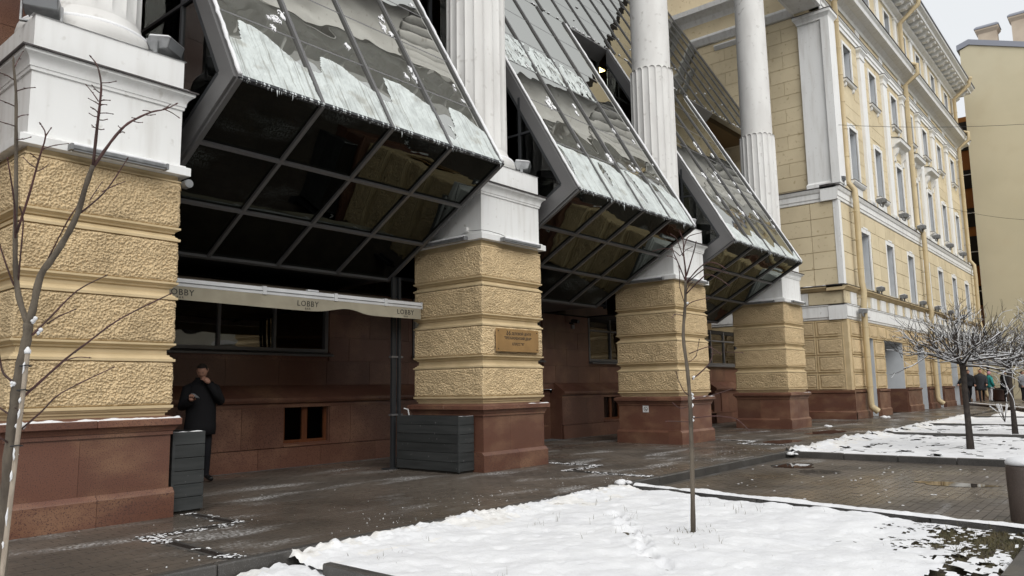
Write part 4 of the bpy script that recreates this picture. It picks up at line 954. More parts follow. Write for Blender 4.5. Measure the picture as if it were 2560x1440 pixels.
# piano nobile and second floor behind giant pilasters
W3 = [(c-.55, c+.55, 9.75, 12.1) for c in WC]; W4 = [(c-.55, c+.55, 14.25, 15.85) for c in WC]
mb = MB(); wall_openings(mb, XL+.3, XR-.3, 8.95, 13.2, W3, YU, 1.15); wall_openings(mb, XL+.3, XR-.3, 13.2, 16.5, W4, YU, 1.15); mb.box(XL+.3, XL+.6, 1.15, 9, 8.95, 16.5); mb.build('upper_wall', 'stucco_wall', B)
for c in WC: window(c, 9.75, 12.1, YU, .55, .16); window(c, 14.25, 15.85, YU, .55, .13, False)
for i, c in enumerate(WC):
    MB().prism([(YU-.02, 9.55), (YU-.14, 9.6), (YU-.2, 9.68), (YU-.2, 9.735), (YU+.05, 9.745)], 'x', c-.85, c+.85).build('sill', 'white_paint', B); MB().box(c-.87, c+.87, YU-.215, YU+.02, 9.7365, 9.752).build('sill_flashing', 'flashing', B)
    MB().box(c-.72, c+.72, YU-.06, YU+.02, 9.06, 9.549).build('apron', 'white_paint', B)
    MB().prism([(YU-.02, 14.08), (YU-.12, 14.12), (YU-.16, 14.2), (YU+.05, 14.21)], 'x', c-.75, c+.75).build('sill', 'white_paint', B); MB().box(c-.77, c+.77, YU-.18, YU+.02, 14.2115, 14.23).build('sill_flashing', 'flashing', B)
    for s in (-1, 1): MB().prism([(YU-.0, 13.9), (YU-.07, 13.95), (YU-.09, 14.079), (YU, 14.079)], 'x', c+s*.55-.07, c+s*.55+.07).build('sill_bracket', 'white_paint', B)
    if i in (2, 3, 4):                                  # hooded windows
        MB().prism([(YU, 12.95), (YU-.1, 13.0), (YU-.2, 13.12), (YU-.42, 13.2), (YU-.45, 13.36), (YU-.3, 13.46), (YU, 13.5)], 'x', c-1.02, c+1.02).build('hood', 'white_paint', B); MB().prism([(YU, 13.501), (YU-.3, 13.462), (YU-.47, 13.363), (YU-.47, 13.38), (YU, 13.53)], 'x', c-1.05, c+1.05).build('hood_flashing', 'flashing', B)
        for s in (-1, 1): MB().prism([(YU, 12.25), (YU-.1, 12.3), (YU-.09, 12.55), (YU-.2, 12.7), (YU-.28, 12.95), (YU, 12.95)], 'x', c+s*.78-.12, c+s*.78+.12).build('hood_bracket', 'white_paint', B)
PIL = [(WC[i]+WC[i+1])/2 for i in range(6)]+[49.0]
for p in PIL:
    MB().box(p-.36, p+.36, YU-.13, YU+.02, 9.02, 15.85).build('pilaster', 'white_paint', B)
    MB().box(p-.42, p+.42, YU-.18, YU+.02, 8.97, 9.3).build('pilaster_base', 'white_paint', B); MB().rect(p-.36, p+.36, YU-.13, YU+.02, [(.0, 15.85), (.04, 15.88), (.04, 15.95), (.01, 15.97), (.02, 16.12), (.08, 16.2), (.12, 16.24), (.12, 16.33)]).build('pilaster_capital', 'white_paint', B)
    MB().rect(p-.36, p+.36, YU-.13, YU+.02, [(.14, 16.331), (.14, 16.35)]).build('capital_flashing', 'flashing', B)
# the broad corner pilaster
MB().box(XL+.16, XL+.75, YW-.08, 1.36, 9.03, 15.8).build('corner_pilaster', 'white_paint', B); MB().box(XL+.06, XL+.85, YW-.16, .42, 9.04, 15.78).build('corner_pilaster', 'white_paint', B)
MB().rect(XL+.16, XL+.75, YW-.08, 1.36, [(.05, 8.96), (.05, 9.12), (.02, 9.16), (.0, 9.2)]).build('pilaster_base', 'white_paint', B)
MB().rect(XL+.12, XL+.8, YW-.12, 1.36, [(.0, 15.79), (.03, 15.8), (.03, 15.86), (.05, 15.9), (.1, 15.98), (.14, 16.02), (.14, 16.14)]).build('pilaster_capital', 'white_paint', B); MB().rect(XL+.12, XL+.8, YW-.12, 1.36, [(.16, 16.141), (.16, 16.165)]).build('capital_flashing', 'flashing', B)
# coursed ashlar of the upper wall
z = 9.06; r = 0
while z < 16.2:
    z1 = min(z+.575, 16.3); cur = XL+.86; segs = []
    zz = (z+z1)/2; lim = sorted([(c-.73, c+.73) for c in WC if (9.5 < z1 and z < 12.35) or (z1 > 14.05 and z < 16.0)]+[(p-.42, p+.42) for p in PIL])
    for a, b in lim:
        if a > cur: segs.append((cur, a))
        cur = max(cur, b)
    segs.append((cur, XR-.35))
    for a, b in segs:
        if b-a > .08: block('stone_block', 'stucco_wall', B, a+.008, b-.008, z+.009, z1-.009, YU-.022, .03)
    y = 1.38-(.55 if r % 2 else 0)
    while y < 8.5:
        y0, y1 = max(y, 1.38), y+1.25
        if y1-y0 > .1: block('stone_block', 'stucco_wall', B, y0+.009, y1-.009, z+.009, z1-.009, XL+.278, .03, 'x')
        y = y1
    z = z1; r += 1
# main entablature of the order
MB().prism([(YU+.4, 16.34), (YU-.06, 16.34), (YU-.06, 16.5), (YU-.1, 16.52), (YU-.1, 16.68), (YU-.16, 16.74), (YU-.16, 16.78), (YU+.4, 16.86)], 'x', XL+.3, XR-.2).build('architrave', 'white_paint', B); MB().prism([(YU+.3, 16.861), (YU-.18, 16.781), (YU-.18, 16.80), (YU+.3, 16.89)], 'x', XL+.3, XR-.2).build('architrave_flashing', 'flashing', B)
MB().box(XL+.32, XR-.3, YU, 1.15, 16.5, 17.3).build('frieze', 'stucco_wall', B)
for p in PIL: MB().box(p-.3, p+.3, YU-.04, YU, 16.9, 17.28).build('frieze_tablet', 'white_paint', B)
for a, b in zip(PIL[:-1], PIL[1:]): MB().box(a+.5, b-.5, YU-.03, YU, 16.95, 17.22).build('frieze_panel', 'stucco_wall', B)
MB().prism([(YU+.3, 17.29), (YU-.05, 17.3), (YU-.1, 17.42), (YU-.3, 17.55), (YU-.62, 17.62), (YU-.66, 17.78), (YU-.74, 17.86), (YU-.74, 17.92), (YU+.3, 18.1)], 'x', XL+.1, XR+.2).build('main_cornice', 'white_paint', B); MB().prism([(YU+.3, 18.101), (YU-.78, 17.921), (YU-.78, 17.95), (YU+.3, 18.15)], 'x', XL+.1, XR+.2).build('cornice_flashing', 'flashing', B)
MB().box(XL+.2, XL+.6, 1.15, 9, 16.5, 21.0).build('side_attic_wall', 'stucco_wall', B); MB().prism([(XL+.4, 16.3), (XL+.2, 16.35), (XL+.05, 16.6), (XL+.05, 16.7), (XL+.4, 16.8)], 'y', 1.5, 9).build('side_moulding', 'white_paint', B)
MB().prism([(XL+.4, 17.3), (XL+.2, 17.35), (XL+.05, 17.55), (XL-.25, 17.75), (XL-.3, 17.95), (XL+.4, 18.05)], 'y', 3.6, 9).build('side_cornice', 'white_paint', B)
for y0, y1 in ((1.6, 2.6), (3.9, 5.0)):
    MB().prism([(XL+.4, 15.9), (XL+.25, 15.95), (XL+.15, 16.1), (XL+.15, 16.15), (XL+.4, 16.2)], 'y', y0+2.2, y1+2.4).build('side_moulding', 'white_paint', B)
# attic storey and eaves
W5 = [(c-.5, c+.5, 18.95, 20.45) for c in WC]
mb = MB(); wall_openings(mb, XL+.3, XR-.3, 18.0, 20.9, W5, YU, 1.15); mb.build('attic_wall', 'stucco_wall', B)
for c in WC: window(c, 18.95, 20.45, YU, .5, .12, False); MB().box(c-.68, c+.68, YU-.12, YU+.02, 18.82, 18.94).build('sill', 'white_paint', B)
for p in PIL: MB().box(p-.28, p+.28, YU-.09, YU+.02, 18.16, 20.75).build('attic_pilaster', 'white_paint', B); MB().rect(p-.28, p+.28, YU-.09, YU+.02, [(.0, 20.6), (.06, 20.66), (.06, 20.76)]).build('pilaster_capital', 'white_paint', B)
MB().prism([(YU+.4, 20.77), (YU-.08, 20.78), (YU-.12, 20.9), (YU-.3, 21.0), (YU-.35, 21.05), (YU-.35, 21.1), (YU+.4, 21.1)], 'x', XL+.0, XR+.1).build('eaves_moulding', 'white_paint', B)
MB().prism([(YU+.4, 21.101), (YU-.1, 21.101), (YU-.1, 21.38), (YU+.4, 21.38)], 'x', XL+.0, XR+.1).build('eaves_frieze', 'white_paint', B)
MB().prism([(YU+.4, 21.381), (YU-.98, 21.381), (YU-1.02, 21.5), (YU-1.2, 21.6), (YU-1.22, 21.7), (YU+.4, 21.78)], 'x', XL-.5, XR+.5).build('eaves', 'white_paint', B)
MB().prism([(YU+.4, 21.79), (YU-1.28, 21.701), (YU-1.28, 21.76), (YU+.4, 22.6)], 'x', XL-.5, XR+.5).build('roof', 'roof_metal', B)
bm_ = MB().prism([(0, -.26), (-.55, -.26), (-.66, -.14), (-.80, -.1), (-.83, 0), (0, 0)], 'x', -.17, .17).mesh('eaves_bracket', 'white_paint')
x = XL+.2
while x < XR: place('eaves_bracket', bm_, B, (x, YU-.101, 21.38)); x += .86
MB().box(XL+.61, XR-.3, 1.16, 12, 0, 21.7).build('core', 'dark_void', B)
MB().box(XR-.3, XR-.05, YU, 12, 0, 21.7).build('end_wall', 'stucco_wall', B)
# ---------------------------------------------------------------- downpipes
def downpipe(x, label, near):
    t = thing('downpipe', label, 'downpipe', (x, YW-.35, 0), 'yellow downpipes on the corner building')
    yl, yu = YW-.26, YU-.26; r = .115
    pts = [(x, YU-1.25, 21.62), (x, YU-1.23, 21.35), (x, yu, 20.55), (x, yu, 18.35), (x, YU-.9, 18.02), (x, YU-.9, 17.55), (x, yu, 17.05), (x, yu, 9.35), (x, yl, 8.98), (x, yl-.02, 8.3), (x, yl, 5.25), (x, yl-.05, 4.9), (x, yl, 4.2), (x, yl, .55)]
    MB().tube(pts, r, n=14).build('pipe', 'pipe_paint', t, 40)
    MB().tube([(x, yl, .56), (x+.0, yl-.02, .42), (x+.08, yl-.22, .24)], r*1.06, n=14, cap=False).build('outlet', 'pipe_paint', t, 40)
    MB().lathe((x, YU-1.25, 21.6), [(.12, 0), (.2, .16), (.2, .24)], 14).build('hopper', 'pipe_paint', t)
    z = 1.2
    while z < 20:
        y = yl if z < 8.6 else yu
        if not 16.9 < z < 18.5:
            MB().lathe((x, y, z), [(r+.012, -.02), (r+.016, 0), (r+.012, .02)], 14).build('collar', 'pipe_paint', t); MB().tube([(x, y+.1, z), (x-.0, y+.28, z)], .008, n=5).build('bracket', 'wire', t)
        z += 1.15
downpipe(22.15, 'yellow downpipe beside the broad white corner pilaster', 0); downpipe(34.0, 'yellow downpipe between the hooded windows', 1); downpipe(48.6, 'yellow downpipe at the far end of the yellow building', 2)
# floodlights on the ledges
def flood(name, p, label, group, yaw=0., s=1., up_=.6, parent=None):
    t = thing(name, label, 'floodlight', p, group, yaw); ORG[t] = Vector((0, 0, 0)); t_org = Vector((0, 0, 0))
    b = MB().prism([(-.10*s, .10*s), (-.13*s, .20*s), (.09*s, .23*s), (.11*s, .17*s), (.06*s, .08*s)], 'x', -.13*s, .13*s); b.build('housing', 'lamp_metal', t, bevel=.008*s)
    for k in range(6): MB().box(-.11*s+k*.042*s, -.10*s+k*.042*s, .06*s, .125*s, .10*s, .215*s).build('cooling_fin', 'lamp_metal', t)
    MB().add([(-.12*s, -.104*s, .105*s), (.12*s, -.104*s, .105*s), (.12*s, -.134*s, .196*s), (-.12*s, -.134*s, .196*s)], [(0, 1, 2, 3)]).build('lens', 'lamp_glass', t)
    k_ = MB().box(-.155*s, -.14*s, -.02*s, .02*s, 0, .17*s); k_.box(.14*s, .155*s, -.02*s, .02*s, 0, .17*s); k_.box(-.14*s, .14*s, -.02*s, .02*s, 0, .012*s); k_.build('yoke', 'lamp_metal', t)
    sn = MB().prism([(-.135*s, .203*s), (.095*s, .232*s), (.08*s, .25*s), (-.1*s, .225*s)], 'x', -.125*s, .125*s); sn.build('snow_cap', 'snow', t, bevel=.006*s)
    return t
ORD = ['first', 'second', 'third', 'fourth', 'fifth', 'sixth']
for k, p in enumerate(PIL[:6]): flood('facade_floodlight', (p-.1, YU-.5, 9.0), 'small floodlight on the upper ledge, '+ORD[k]+' narrow pilaster from the broad corner pilaster', 'floodlights on the upper ledge', R(180), 1.5)
for k, c in enumerate(WC[:6]): flood('facade_floodlight', (c+1.1, YW-.12, 5.08), 'small spotlight on the lower ledge past the '+ORD[k]+' first-floor window from the building corner', 'spotlights on the lower ledge', R(180), 1.3)
flood('facade_floodlight', (XL+.35, YW-.05, 9.0), 'small floodlight beside the foot of the broad corner pilaster', 'floodlights on the upper ledge', R(150), 1.4)
flood('facade_floodlight', (XL+1.2, YW-.32, 3.88), 'spotlight cluster under the white band near the building corner', None, R(10), 1.3)
t = thing('street_sign', 'green and white street plate on the white band beside the downpipe', 'sign', (22.6, YW-.12, 4.0))
MB().box(22.45, 22.6, YW-.14, YW-.10, 3.98, 4.22).build('green_plate', 'sign_green', t); MB().box(22.605, 23.5, YW-.14, YW-.10, 3.96, 4.16).build('white_plate', 'sign_white', t)
# ================================================================ plain cream firewall building behind
C = thing('cream_firewall_building', 'tall windowless cream firewall with two chimneys', 'building', (52, -2, 0))
MB().prism([(-34, 0), (.22, 0), (.1, 25.2), (-.5, 25.45), (-34, 13.0)], 'x', 52, 60).build('wall', 'wall_c', C)
MB().prism([(-34, 13.0), (.12, 25.21), (-.5, 25.46), (-.5, 25.82), (.25, 25.6), (.25, 25.2)][0:0] or [(.28, 25.21), (-.5, 25.46), (-34, 13.01), (-34, 13.4), (-.5, 25.86), (.28, 25.6)], 'x', 51.9, 60.1).build('roof_edge', 'roof_metal', C)
for (y0, y1, zt, nm) in ((-1.95, -.75, 27.6, 0), (-5.6, -2.9, 27.9, 1)):
    g = MB().box(55, 56, y0, y1, 22, zt-.35); g.rect(55, 56, y0, y1, [(.0, zt-.36), (.16, zt-.12), (.16, zt)]); ch = g.build('chimney', 'chimney', C)
    MB().rect(55, 56, y0, y1, [(.2, zt+.005), (.2, zt+.1), (.05, zt+.25)]).build('chimney_cap', 'roof_metal', ch)
D = thing('orange_building', 'narrow strip of an orange wall with dark panes in the gap', 'building', (55, 2, 0))
MB().box(54.5, 56, -.2, 9, 0, 21).build('wall', 'orange_wall', D)
for k in range(7): MB().box(54.4, 54.49, .2, 1.9, 1.0+k*2.9, (2.4 if k % 3 else 3.2)+k*2.9).build('window', 'dark_void', D); MB().box(54.36, 54.4, .2, 1.9, 2.0+k*2.9, 2.06+k*2.9).build('transom', 'white_metal', D)
# ================================================================ house on the other side of the street (seen in the glass)
O = thing('opposite_house', 'ochre house across the street, mirrored in the lobby windows', 'building', (10, -31, 0))
wins = [(-30+k*3.4, -28.4+k*3.4) for k in range(32)]; mb = MB()
for z0 in (0, 4.2, 8.4, 12.4): wall_openings(mb, -34, 80, z0, z0+4.2 if z0 < 12 else 15.5, [(a, b, z0+1.2, z0+3.2) for a, b in wins], -31.4, -31)
mb.build('wall', 'opposite', O); MB().box(-34, 80, -32, -31.6, 0, 15.5).build('dark_rooms', 'dark_void', O)
MB().prism([(-31, 15), (-30.7, 15.2), (-30.3, 15.6), (-30.3, 15.8), (-31.5, 16)], 'x', -34.5, 80.5).build('cornice', 'white_paint', O)
for z in (4.1, 8.3): MB().box(-34, 80, -30.9, -30.8, z, z+.3).build('string_course', 'white_paint', O)
# overhead wires
for a, b, lab in (((21.0, .12, 11.4), (29.5, -8.2, 12.0), 'thin overhead wire fixed beside the broad corner pilaster'), ((40.5, .1, 11.6), (31.5, -6.0, 8.3), 'thin overhead wire fixed between the far upper windows')):
    pts = [tuple(a[i]+(b[i]-a[i])*f/12-(0.25*(4*f/12*(1-f/12)) if i == 2 else 0) for i in range(3)) for f in range(13)]
    MB().tube(pts, .009, n=5).solo('overhead_wire', 'wire', lab, 'wire', a, 'overhead wires')
# ================================================================ awning
t = thing('cream_awning', 'cream awning with a white front bar and sagging valance lettered LOBBY BAR', 'awning', (-2.5, 1.4, 2.8))
XA, XB, YA = -4.95, -.10, 1.40
MB().prism([(YA-.05, 2.745), (YA-.055, 2.80), (YA-.04, 2.855), (YA+.05, 2.86), (YA+.05, 2.745)], 'x', XA, XB).build('front_bar', 'white_metal', t, bevel=.006)
MB().prism([(YA-.062, 2.79), (YA-.062, 2.80), (YA-.05, 2.80), (YA-.05, 2.79)], 'x', XA+.01, XB-.01).build('bar_groove', 'lamp_metal', t)
for x in (XA-.012, XB+.001): MB().box(x, x+.011, YA-.06, YA+.055, 2.74, 2.865).build('end_cap', 'white_metal', t)
for f in (.36, .62, .83): MB().box(XA+(XB-XA)*f-.03, XA+(XB-XA)*f+.03, YA-.066, YA+.06, 2.743, 2.863).build('clip', 'white_metal', t)
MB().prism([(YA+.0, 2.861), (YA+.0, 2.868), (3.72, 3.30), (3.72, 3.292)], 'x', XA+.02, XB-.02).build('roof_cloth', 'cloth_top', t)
MB().box(XA, XB, 3.66, 3.78, 3.20, 3.31).build('cassette', 'frame_dark', t)
def val_off(f, g):
    """Sideways wave and uneven hem of the valance: f along, g from top to hem."""
    s = math.exp(-((f-.66)/.09)**2); return (-.02*math.sin(f*5)-.10*s)*g, .02*s*g-.03*math.sin(f*3.1)*g
nu, nv = 110, 8; vs = []; fs = []
def vz(f): return .165+.03*math.sin(f*2.2+.3)-.075*math.exp(-((f-.66)/.07)**2)
for k, dy in ((0, 0), (1, .004)):
    for i in range(nu+1):
        for j in range(nv+1):
            f, g = i/nu, j/nv; s = math.exp(-((f-.66)/.07)**2)
            y = YA-.046+dy-(.012*math.sin(f*9)+.05*s)*g**1.2+.004*math.sin(f*60)*g; vs.append((XA+.02+(XB-XA-.04)*f, y, 2.748-vz(f)*g))
W_ = nv+1; H_ = (nu+1)*W_
for i in range(nu):
    for j in range(nv):
        a = i*W_+j; fs.append((a, a+1, a+W_+1, a+W_)); fs.append((H_+a, H_+a+W_, H_+a+W_+1, H_+a+1))
val = MB().add(vs, fs).build('valance', 'cream_cloth', t, True)
def wrap_text(me, f0, gz):
    """Lay flat lettering onto the waving valance."""
    for v in me.vertices:
        x, zl, d = v.co.x, v.co.y, v.co.z; f = f0+x/(XB-XA-.04); g = max(0, min(1, gz-zl/vz(f))); s = math.exp(-((f-.66)/.07)**2)
        y = YA-.0485-(.012*math.sin(f*9)+.05*s)*g**1.2+.004*math.sin(f*60)*g; v.co = (XA+.02+(XB-XA-.04)*f, y-.0015-d, 2.748-vz(f)*g)
for f0 in (.10, .515, .925):
    for txt, sz, gz, sp in (('LOBBY', .118, .46, 1.12), ('BAR', .042, .84, 1.5)):
        me = text_mesh(txt, sz, .0008, 'print_black', .0, sp); wrap_text(me, f0, gz); o = bpy.data.objects.new('lettering', me); col.objects.link(o); o.parent = val; o.location = -ORG[t]
me_ = MB().box(-2.45, -2.25, YA-.03, YA+.03, 2.8635, 2.885).build('loose_bracket', 'white_metal', t)
for x in (-4.2, -1.0):
    MB().bar((x, 3.7, 3.2), (x+.75, 2.6, 3.0), .035, .03).build('folding_arm', 'frame_dark', t); MB().bar((x+.75, 2.6, 3.0), (x+.1, YA+.05, 2.82), .035, .03).build('folding_arm', 'frame_dark', t)
# black guide posts between awning and pier
t = thing('guide_post', 'tall black metal guide post bundle beside the planter and plaque pier', 'post', (-.3, 1.72, 0))
for dx, dy, w in ((0, 0, .05), (.07, .03, .04), (.13, -.02, .05), (.19, .05, .03)): MB().box(-.42+dx-w/2, -.42+dx+w/2, 1.75+dy-.025, 1.75+dy+.025, .02, 3.32).build('rail', 'frame_dark', t)
MB().box(-.58, -.16, 1.66, 1.84, 0, .02).build('base_plate', 'frame_dark', t)
for z in (.9, 1.9, 2.9): MB().box(-.46, -.2, 1.722, 1.80, z, z+.03).build('clamp', 'frame_metal', t)
MB().tube([(-.2, 1.7, 1.02), (-.14, 1.66, 1.0), (-.13, 1.64, .9)], .012, n=6).build('cable', 'white_metal', t)
# planters clad in boards
for k, (x0, x1, y0, y1, lab) in enumerate(((-5.09, -4.71, .06, 1.45, 'anthracite board planter with a snowy rim in front of the man'), (-.42, -.055, .16, 1.62, 'anthracite board planter beside the plaque pier'))):
    t = thing('board_planter', lab, 'planter', ((x0+x1)/2, (y0+y1)/2, 0), 'board planters beside the piers'); h = .905; n = 6; bh = (h-.03)/n
    MB().box(x0+.02, x1-.02, y0+.02, y1-.02, .0, h-.04).build('liner', 'dark_void', t)
    for r in range(n):
        z0, z1 = .03+r*bh+.004, .03+(r+1)*bh-.002; j = [random.uniform(-.0015, .0015) for _ in range(4)]
        MB().box(x0, x1, y0+j[0], y0+.019, z0, z1).build('board', 'anthracite', t, bevel=.003); MB().box(x0, x1, y1-.019, y1, z0, z1).build('board', 'anthracite', t, bevel=.003)
        MB().box(x0+j[1], x0+.019, y0+.02, y1-.02, z0, z1).build('board', 'anthracite', t, bevel=.003); MB().box(x1-.019, x1+j[2], y0+.02, y1-.02, z0, z1).build('board', 'anthracite', t, bevel=.003)
    MB().box(x0-.002, x0+.03, y0-.003, y0+.03, .02, h).build('corner_post', 'anthracite', t)
    if k == 0: snow_strip(x0, x1, y0, y0+.025, h-.003, .012, 'rim_snow', t, 2., .01); snow_strip(x0, x1, y0+.03, y1-.03, h-.09, .03, 'fill_snow', t, 6., .06)
    else: snow_strip(x0, x1, y0, y0+.02, h-.003, .006, 'rim_snow', t, 2., .01)
# signs
t = thing('brass_plaque', 'brass plaque engraved with black Cyrillic lettering', 'plaque', (.84, -.05, 2.15))
MB().box(.27, 1.41, -.066, -.05, 1.955, 2.345).build('plate', 'brass', t, bevel=.003)
for x, z in ((.32, 2.30), (1.36, 2.30), (.32, 2.0), (1.36, 2.0)): MB().tube([(x, -.0665, z), (x, -.071, z)], .011, n=10).build('screw', 'cast_iron', t)
for txt, sz, x, z in (('ДЕЛОВОЙ ЦЕНТР', .062, .93, 2.262), ('"ПРЕОБРАЖЕНСКИЙ ДВОР"', .062, .84, 2.185), ('КЛАСС "А"', .062, .84, 2.085)):
    me = text_mesh(txt, sz, .0006, 'print_black', .0012); o = place('lettering', me, t, (x, -.0672, z), (.86 if len(txt) > 15 else 1, 1, 1), (R(90), 0, 0))
g = MB()                                               # winged griffin emblem, as two mirrored curls with heads
for s in (-1, 1):
    c0 = .585+s*.022
    g.tube([(c0, -.0672, 2.235), (c0+s*.02, -.0672, 2.25), (c0+s*.022, -.0672, 2.272), (c0+s*.004, -.0672, 2.285), (c0+s*.006, -.0672, 2.302), (c0+s*.024, -.0672, 2.31)], .006, n=5)
    g.tube([(c0, -.0672, 2.24), (c0-s*.012, -.0672, 2.262), (c0-s*.006, -.0672, 2.285)], .0045, n=5); g.tube([(c0+s*.02, -.0672, 2.25), (c0+s*.03, -.0672, 2.24)], .005, n=5)
g.build('emblem', 'print_black', t)
t = thing('no_smoking_sign', 'small white square no-smoking sign', 'sign', (6.71, .9, .8))
MB().box(6.711, 6.7175, .825, .98, .725, .88).build('plate', 'sign_white', t)
def ring(cy, cz, r, x, w, n=28):
    vs = []; fs = []
    for k in range(n):
        a = 2*math.pi*k/n
        for rr in (r-w, r): vs.append((x, cy+rr*math.cos(a), cz+rr*math.sin(a)))
    for k in range(n): q = (k+1) % n; fs.append((k*2, k*2+1, q*2+1, q*2))
    return MB().add(vs, fs)
ring(.9025, .8025, .052, 6.7103, .011).build('ring', 'print_black', t); MB().bar((6.7104, .935, .835), (6.7104, .87, .77), .009, .0006, (1, 0, 0)).build('slash', 'print_black', t); MB().bar((6.7106, .925, .795), (6.7106, .88, .795), .012, .0006, (1, 0, 0)).build('cigarette', 'print_black', t)
# linear wall washers under the white bands, floodlights on the pedestals
def washer(p0, p1, outward, label):
    a, b = Vector(p0), Vector(p1); t = thing('linear_washer_light', label, 'light', (a+b)/2, 'linear washer lights on the pedestals'); d = (b-a).normalized(); o = Vector(outward)
    MB().bar(a, b, .085, .05, (0, 0, 1)).build('housing', 'lamp_metal', t, bevel=.012)
    for p in (a, b): MB().bar(p-d*.012, p+d*.012, .10, .065, (0, 0, 1)).build('end_cap', 'lamp_metal', t)
    MB().bar(a+d*.02+Vector((0, 0, -.03)), b-d*.02+Vector((0, 0, -.03)), .06, .012).build('lens', 'lamp_glass', t)
    for f in (.2, .8): q = a+(b-a)*f; MB().bar(q, q-o*.1+Vector((0, 0, .03)), .03, .012).build('arm', 'lamp_metal', t)
    g = MB(); n = 24
    pts = [a+(b-a)*(k/n)+Vector((0, 0, .034)) for k in range(n+1)]; g.tube(pts, 0, n=8, radii=[.001 if k in (0, n) else .024*(1+.4*fbm(k*.7, a.x, 0)) for k in range(n+1)]); g.build('snow_cap', 'snow', t, True)
NM = ['the staked sapling pier', 'the plaque pier', 'the no-smoking pier', 'the last pier before the yellow building']
for i, x in enumerate(PX):
    washer((x+.36, -.16, 3.85), (x+1.34, -.16, 3.85), (0, -1, 0), 'linear washer light facing the street on '+NM[i]); 
    if i: washer((x-.16, .22, 3.85), (x-.16, 1.25, 3.85), (-1, 0, 0), 'linear washer light facing the glass bay on '+NM[i])
    for k, (dx, dy) in enumerate(((.14, .25), (1.46, .28))):
        if i > 0 and k == 0: continue
        flood('pedestal_floodlight', (x+dx, dy, 5.24), ('grey floodlight dusted with snow on the pedestal, ' + ('column side near the sapling' if k == 0 else 'edge beside the glass bay')) if i == 0 else 'grey floodlight with snow cap on the pedestal of '+NM[i], 'floodlights on the pedestals', R(-25 if k == 0 else 35), 1.25)
MB().tube([(-5.10, .02, 3.74), (-5.10, -.09, 3.74)], .05, n=14).solo('round_lamp', 'lamp_metal', 'small round grey lamp fixed under the white pedestal band', 'lamp', (-5.10, 0, 3.74))
t = thing('junction_box', 'small white junction box on the pedestal above the plaque pier', 'box', (-.02, .35, 4.0)); MB().box(-.045, .015, .30, .38, 3.985, 4.07).build('case', 'white_paint', t, bevel=.006); MB().tube([(-.04, .3, 4.0), (-.06, .1, 3.975), (-.075, -.07, 3.96), (.1, -.085, 3.965), (.4, -.085, 3.95), (.6, -.10, 3.90)], .005, n=5).build('cable', 'wire', t)
t = thing('wall_camera', 'small dark wall camera on the granite wall', 'camera', (7.75, 3.7, 3.05)); MB().tube([(7.75, 3.8, 3.1), (7.75, 3.66, 3.08)], .03, n=8).build('arm', 'frame_dark', t); MB().tube([(7.75, 3.72, 3.16), (7.75, 3.5, 3.12)], .055, n=10).build('housing', 'frame_dark', t); MB().box(7.8, 7.9, 3.74, 3.8, 2.95, 3.05).build('box', 'lamp_metal', t)
# safety rail and planting boxes seen behind the first cheek
for bi, (xl, xr) in enumerate(BAY):
    t = thing('cornice_bin', ['pale metal box inside the glass cheek beside the two floodlights', 'pale metal box inside the glass cheek above the plaque pier', 'pale metal box inside the glass cheek above the no-smoking pier'][bi], 'box', (xl+.45, .5, 4.55), 'boxes inside the glass cheeks')
    MB().box(xl+.12, xl+.8, .1, .6, 4.66, 5.25).build('case', 'white_paint', t, bevel=.02); MB().box(xl+.1, xl+.82, .08, .62, 5.252, 5.30).build('lid', 'white_paint', t, bevel=.015)
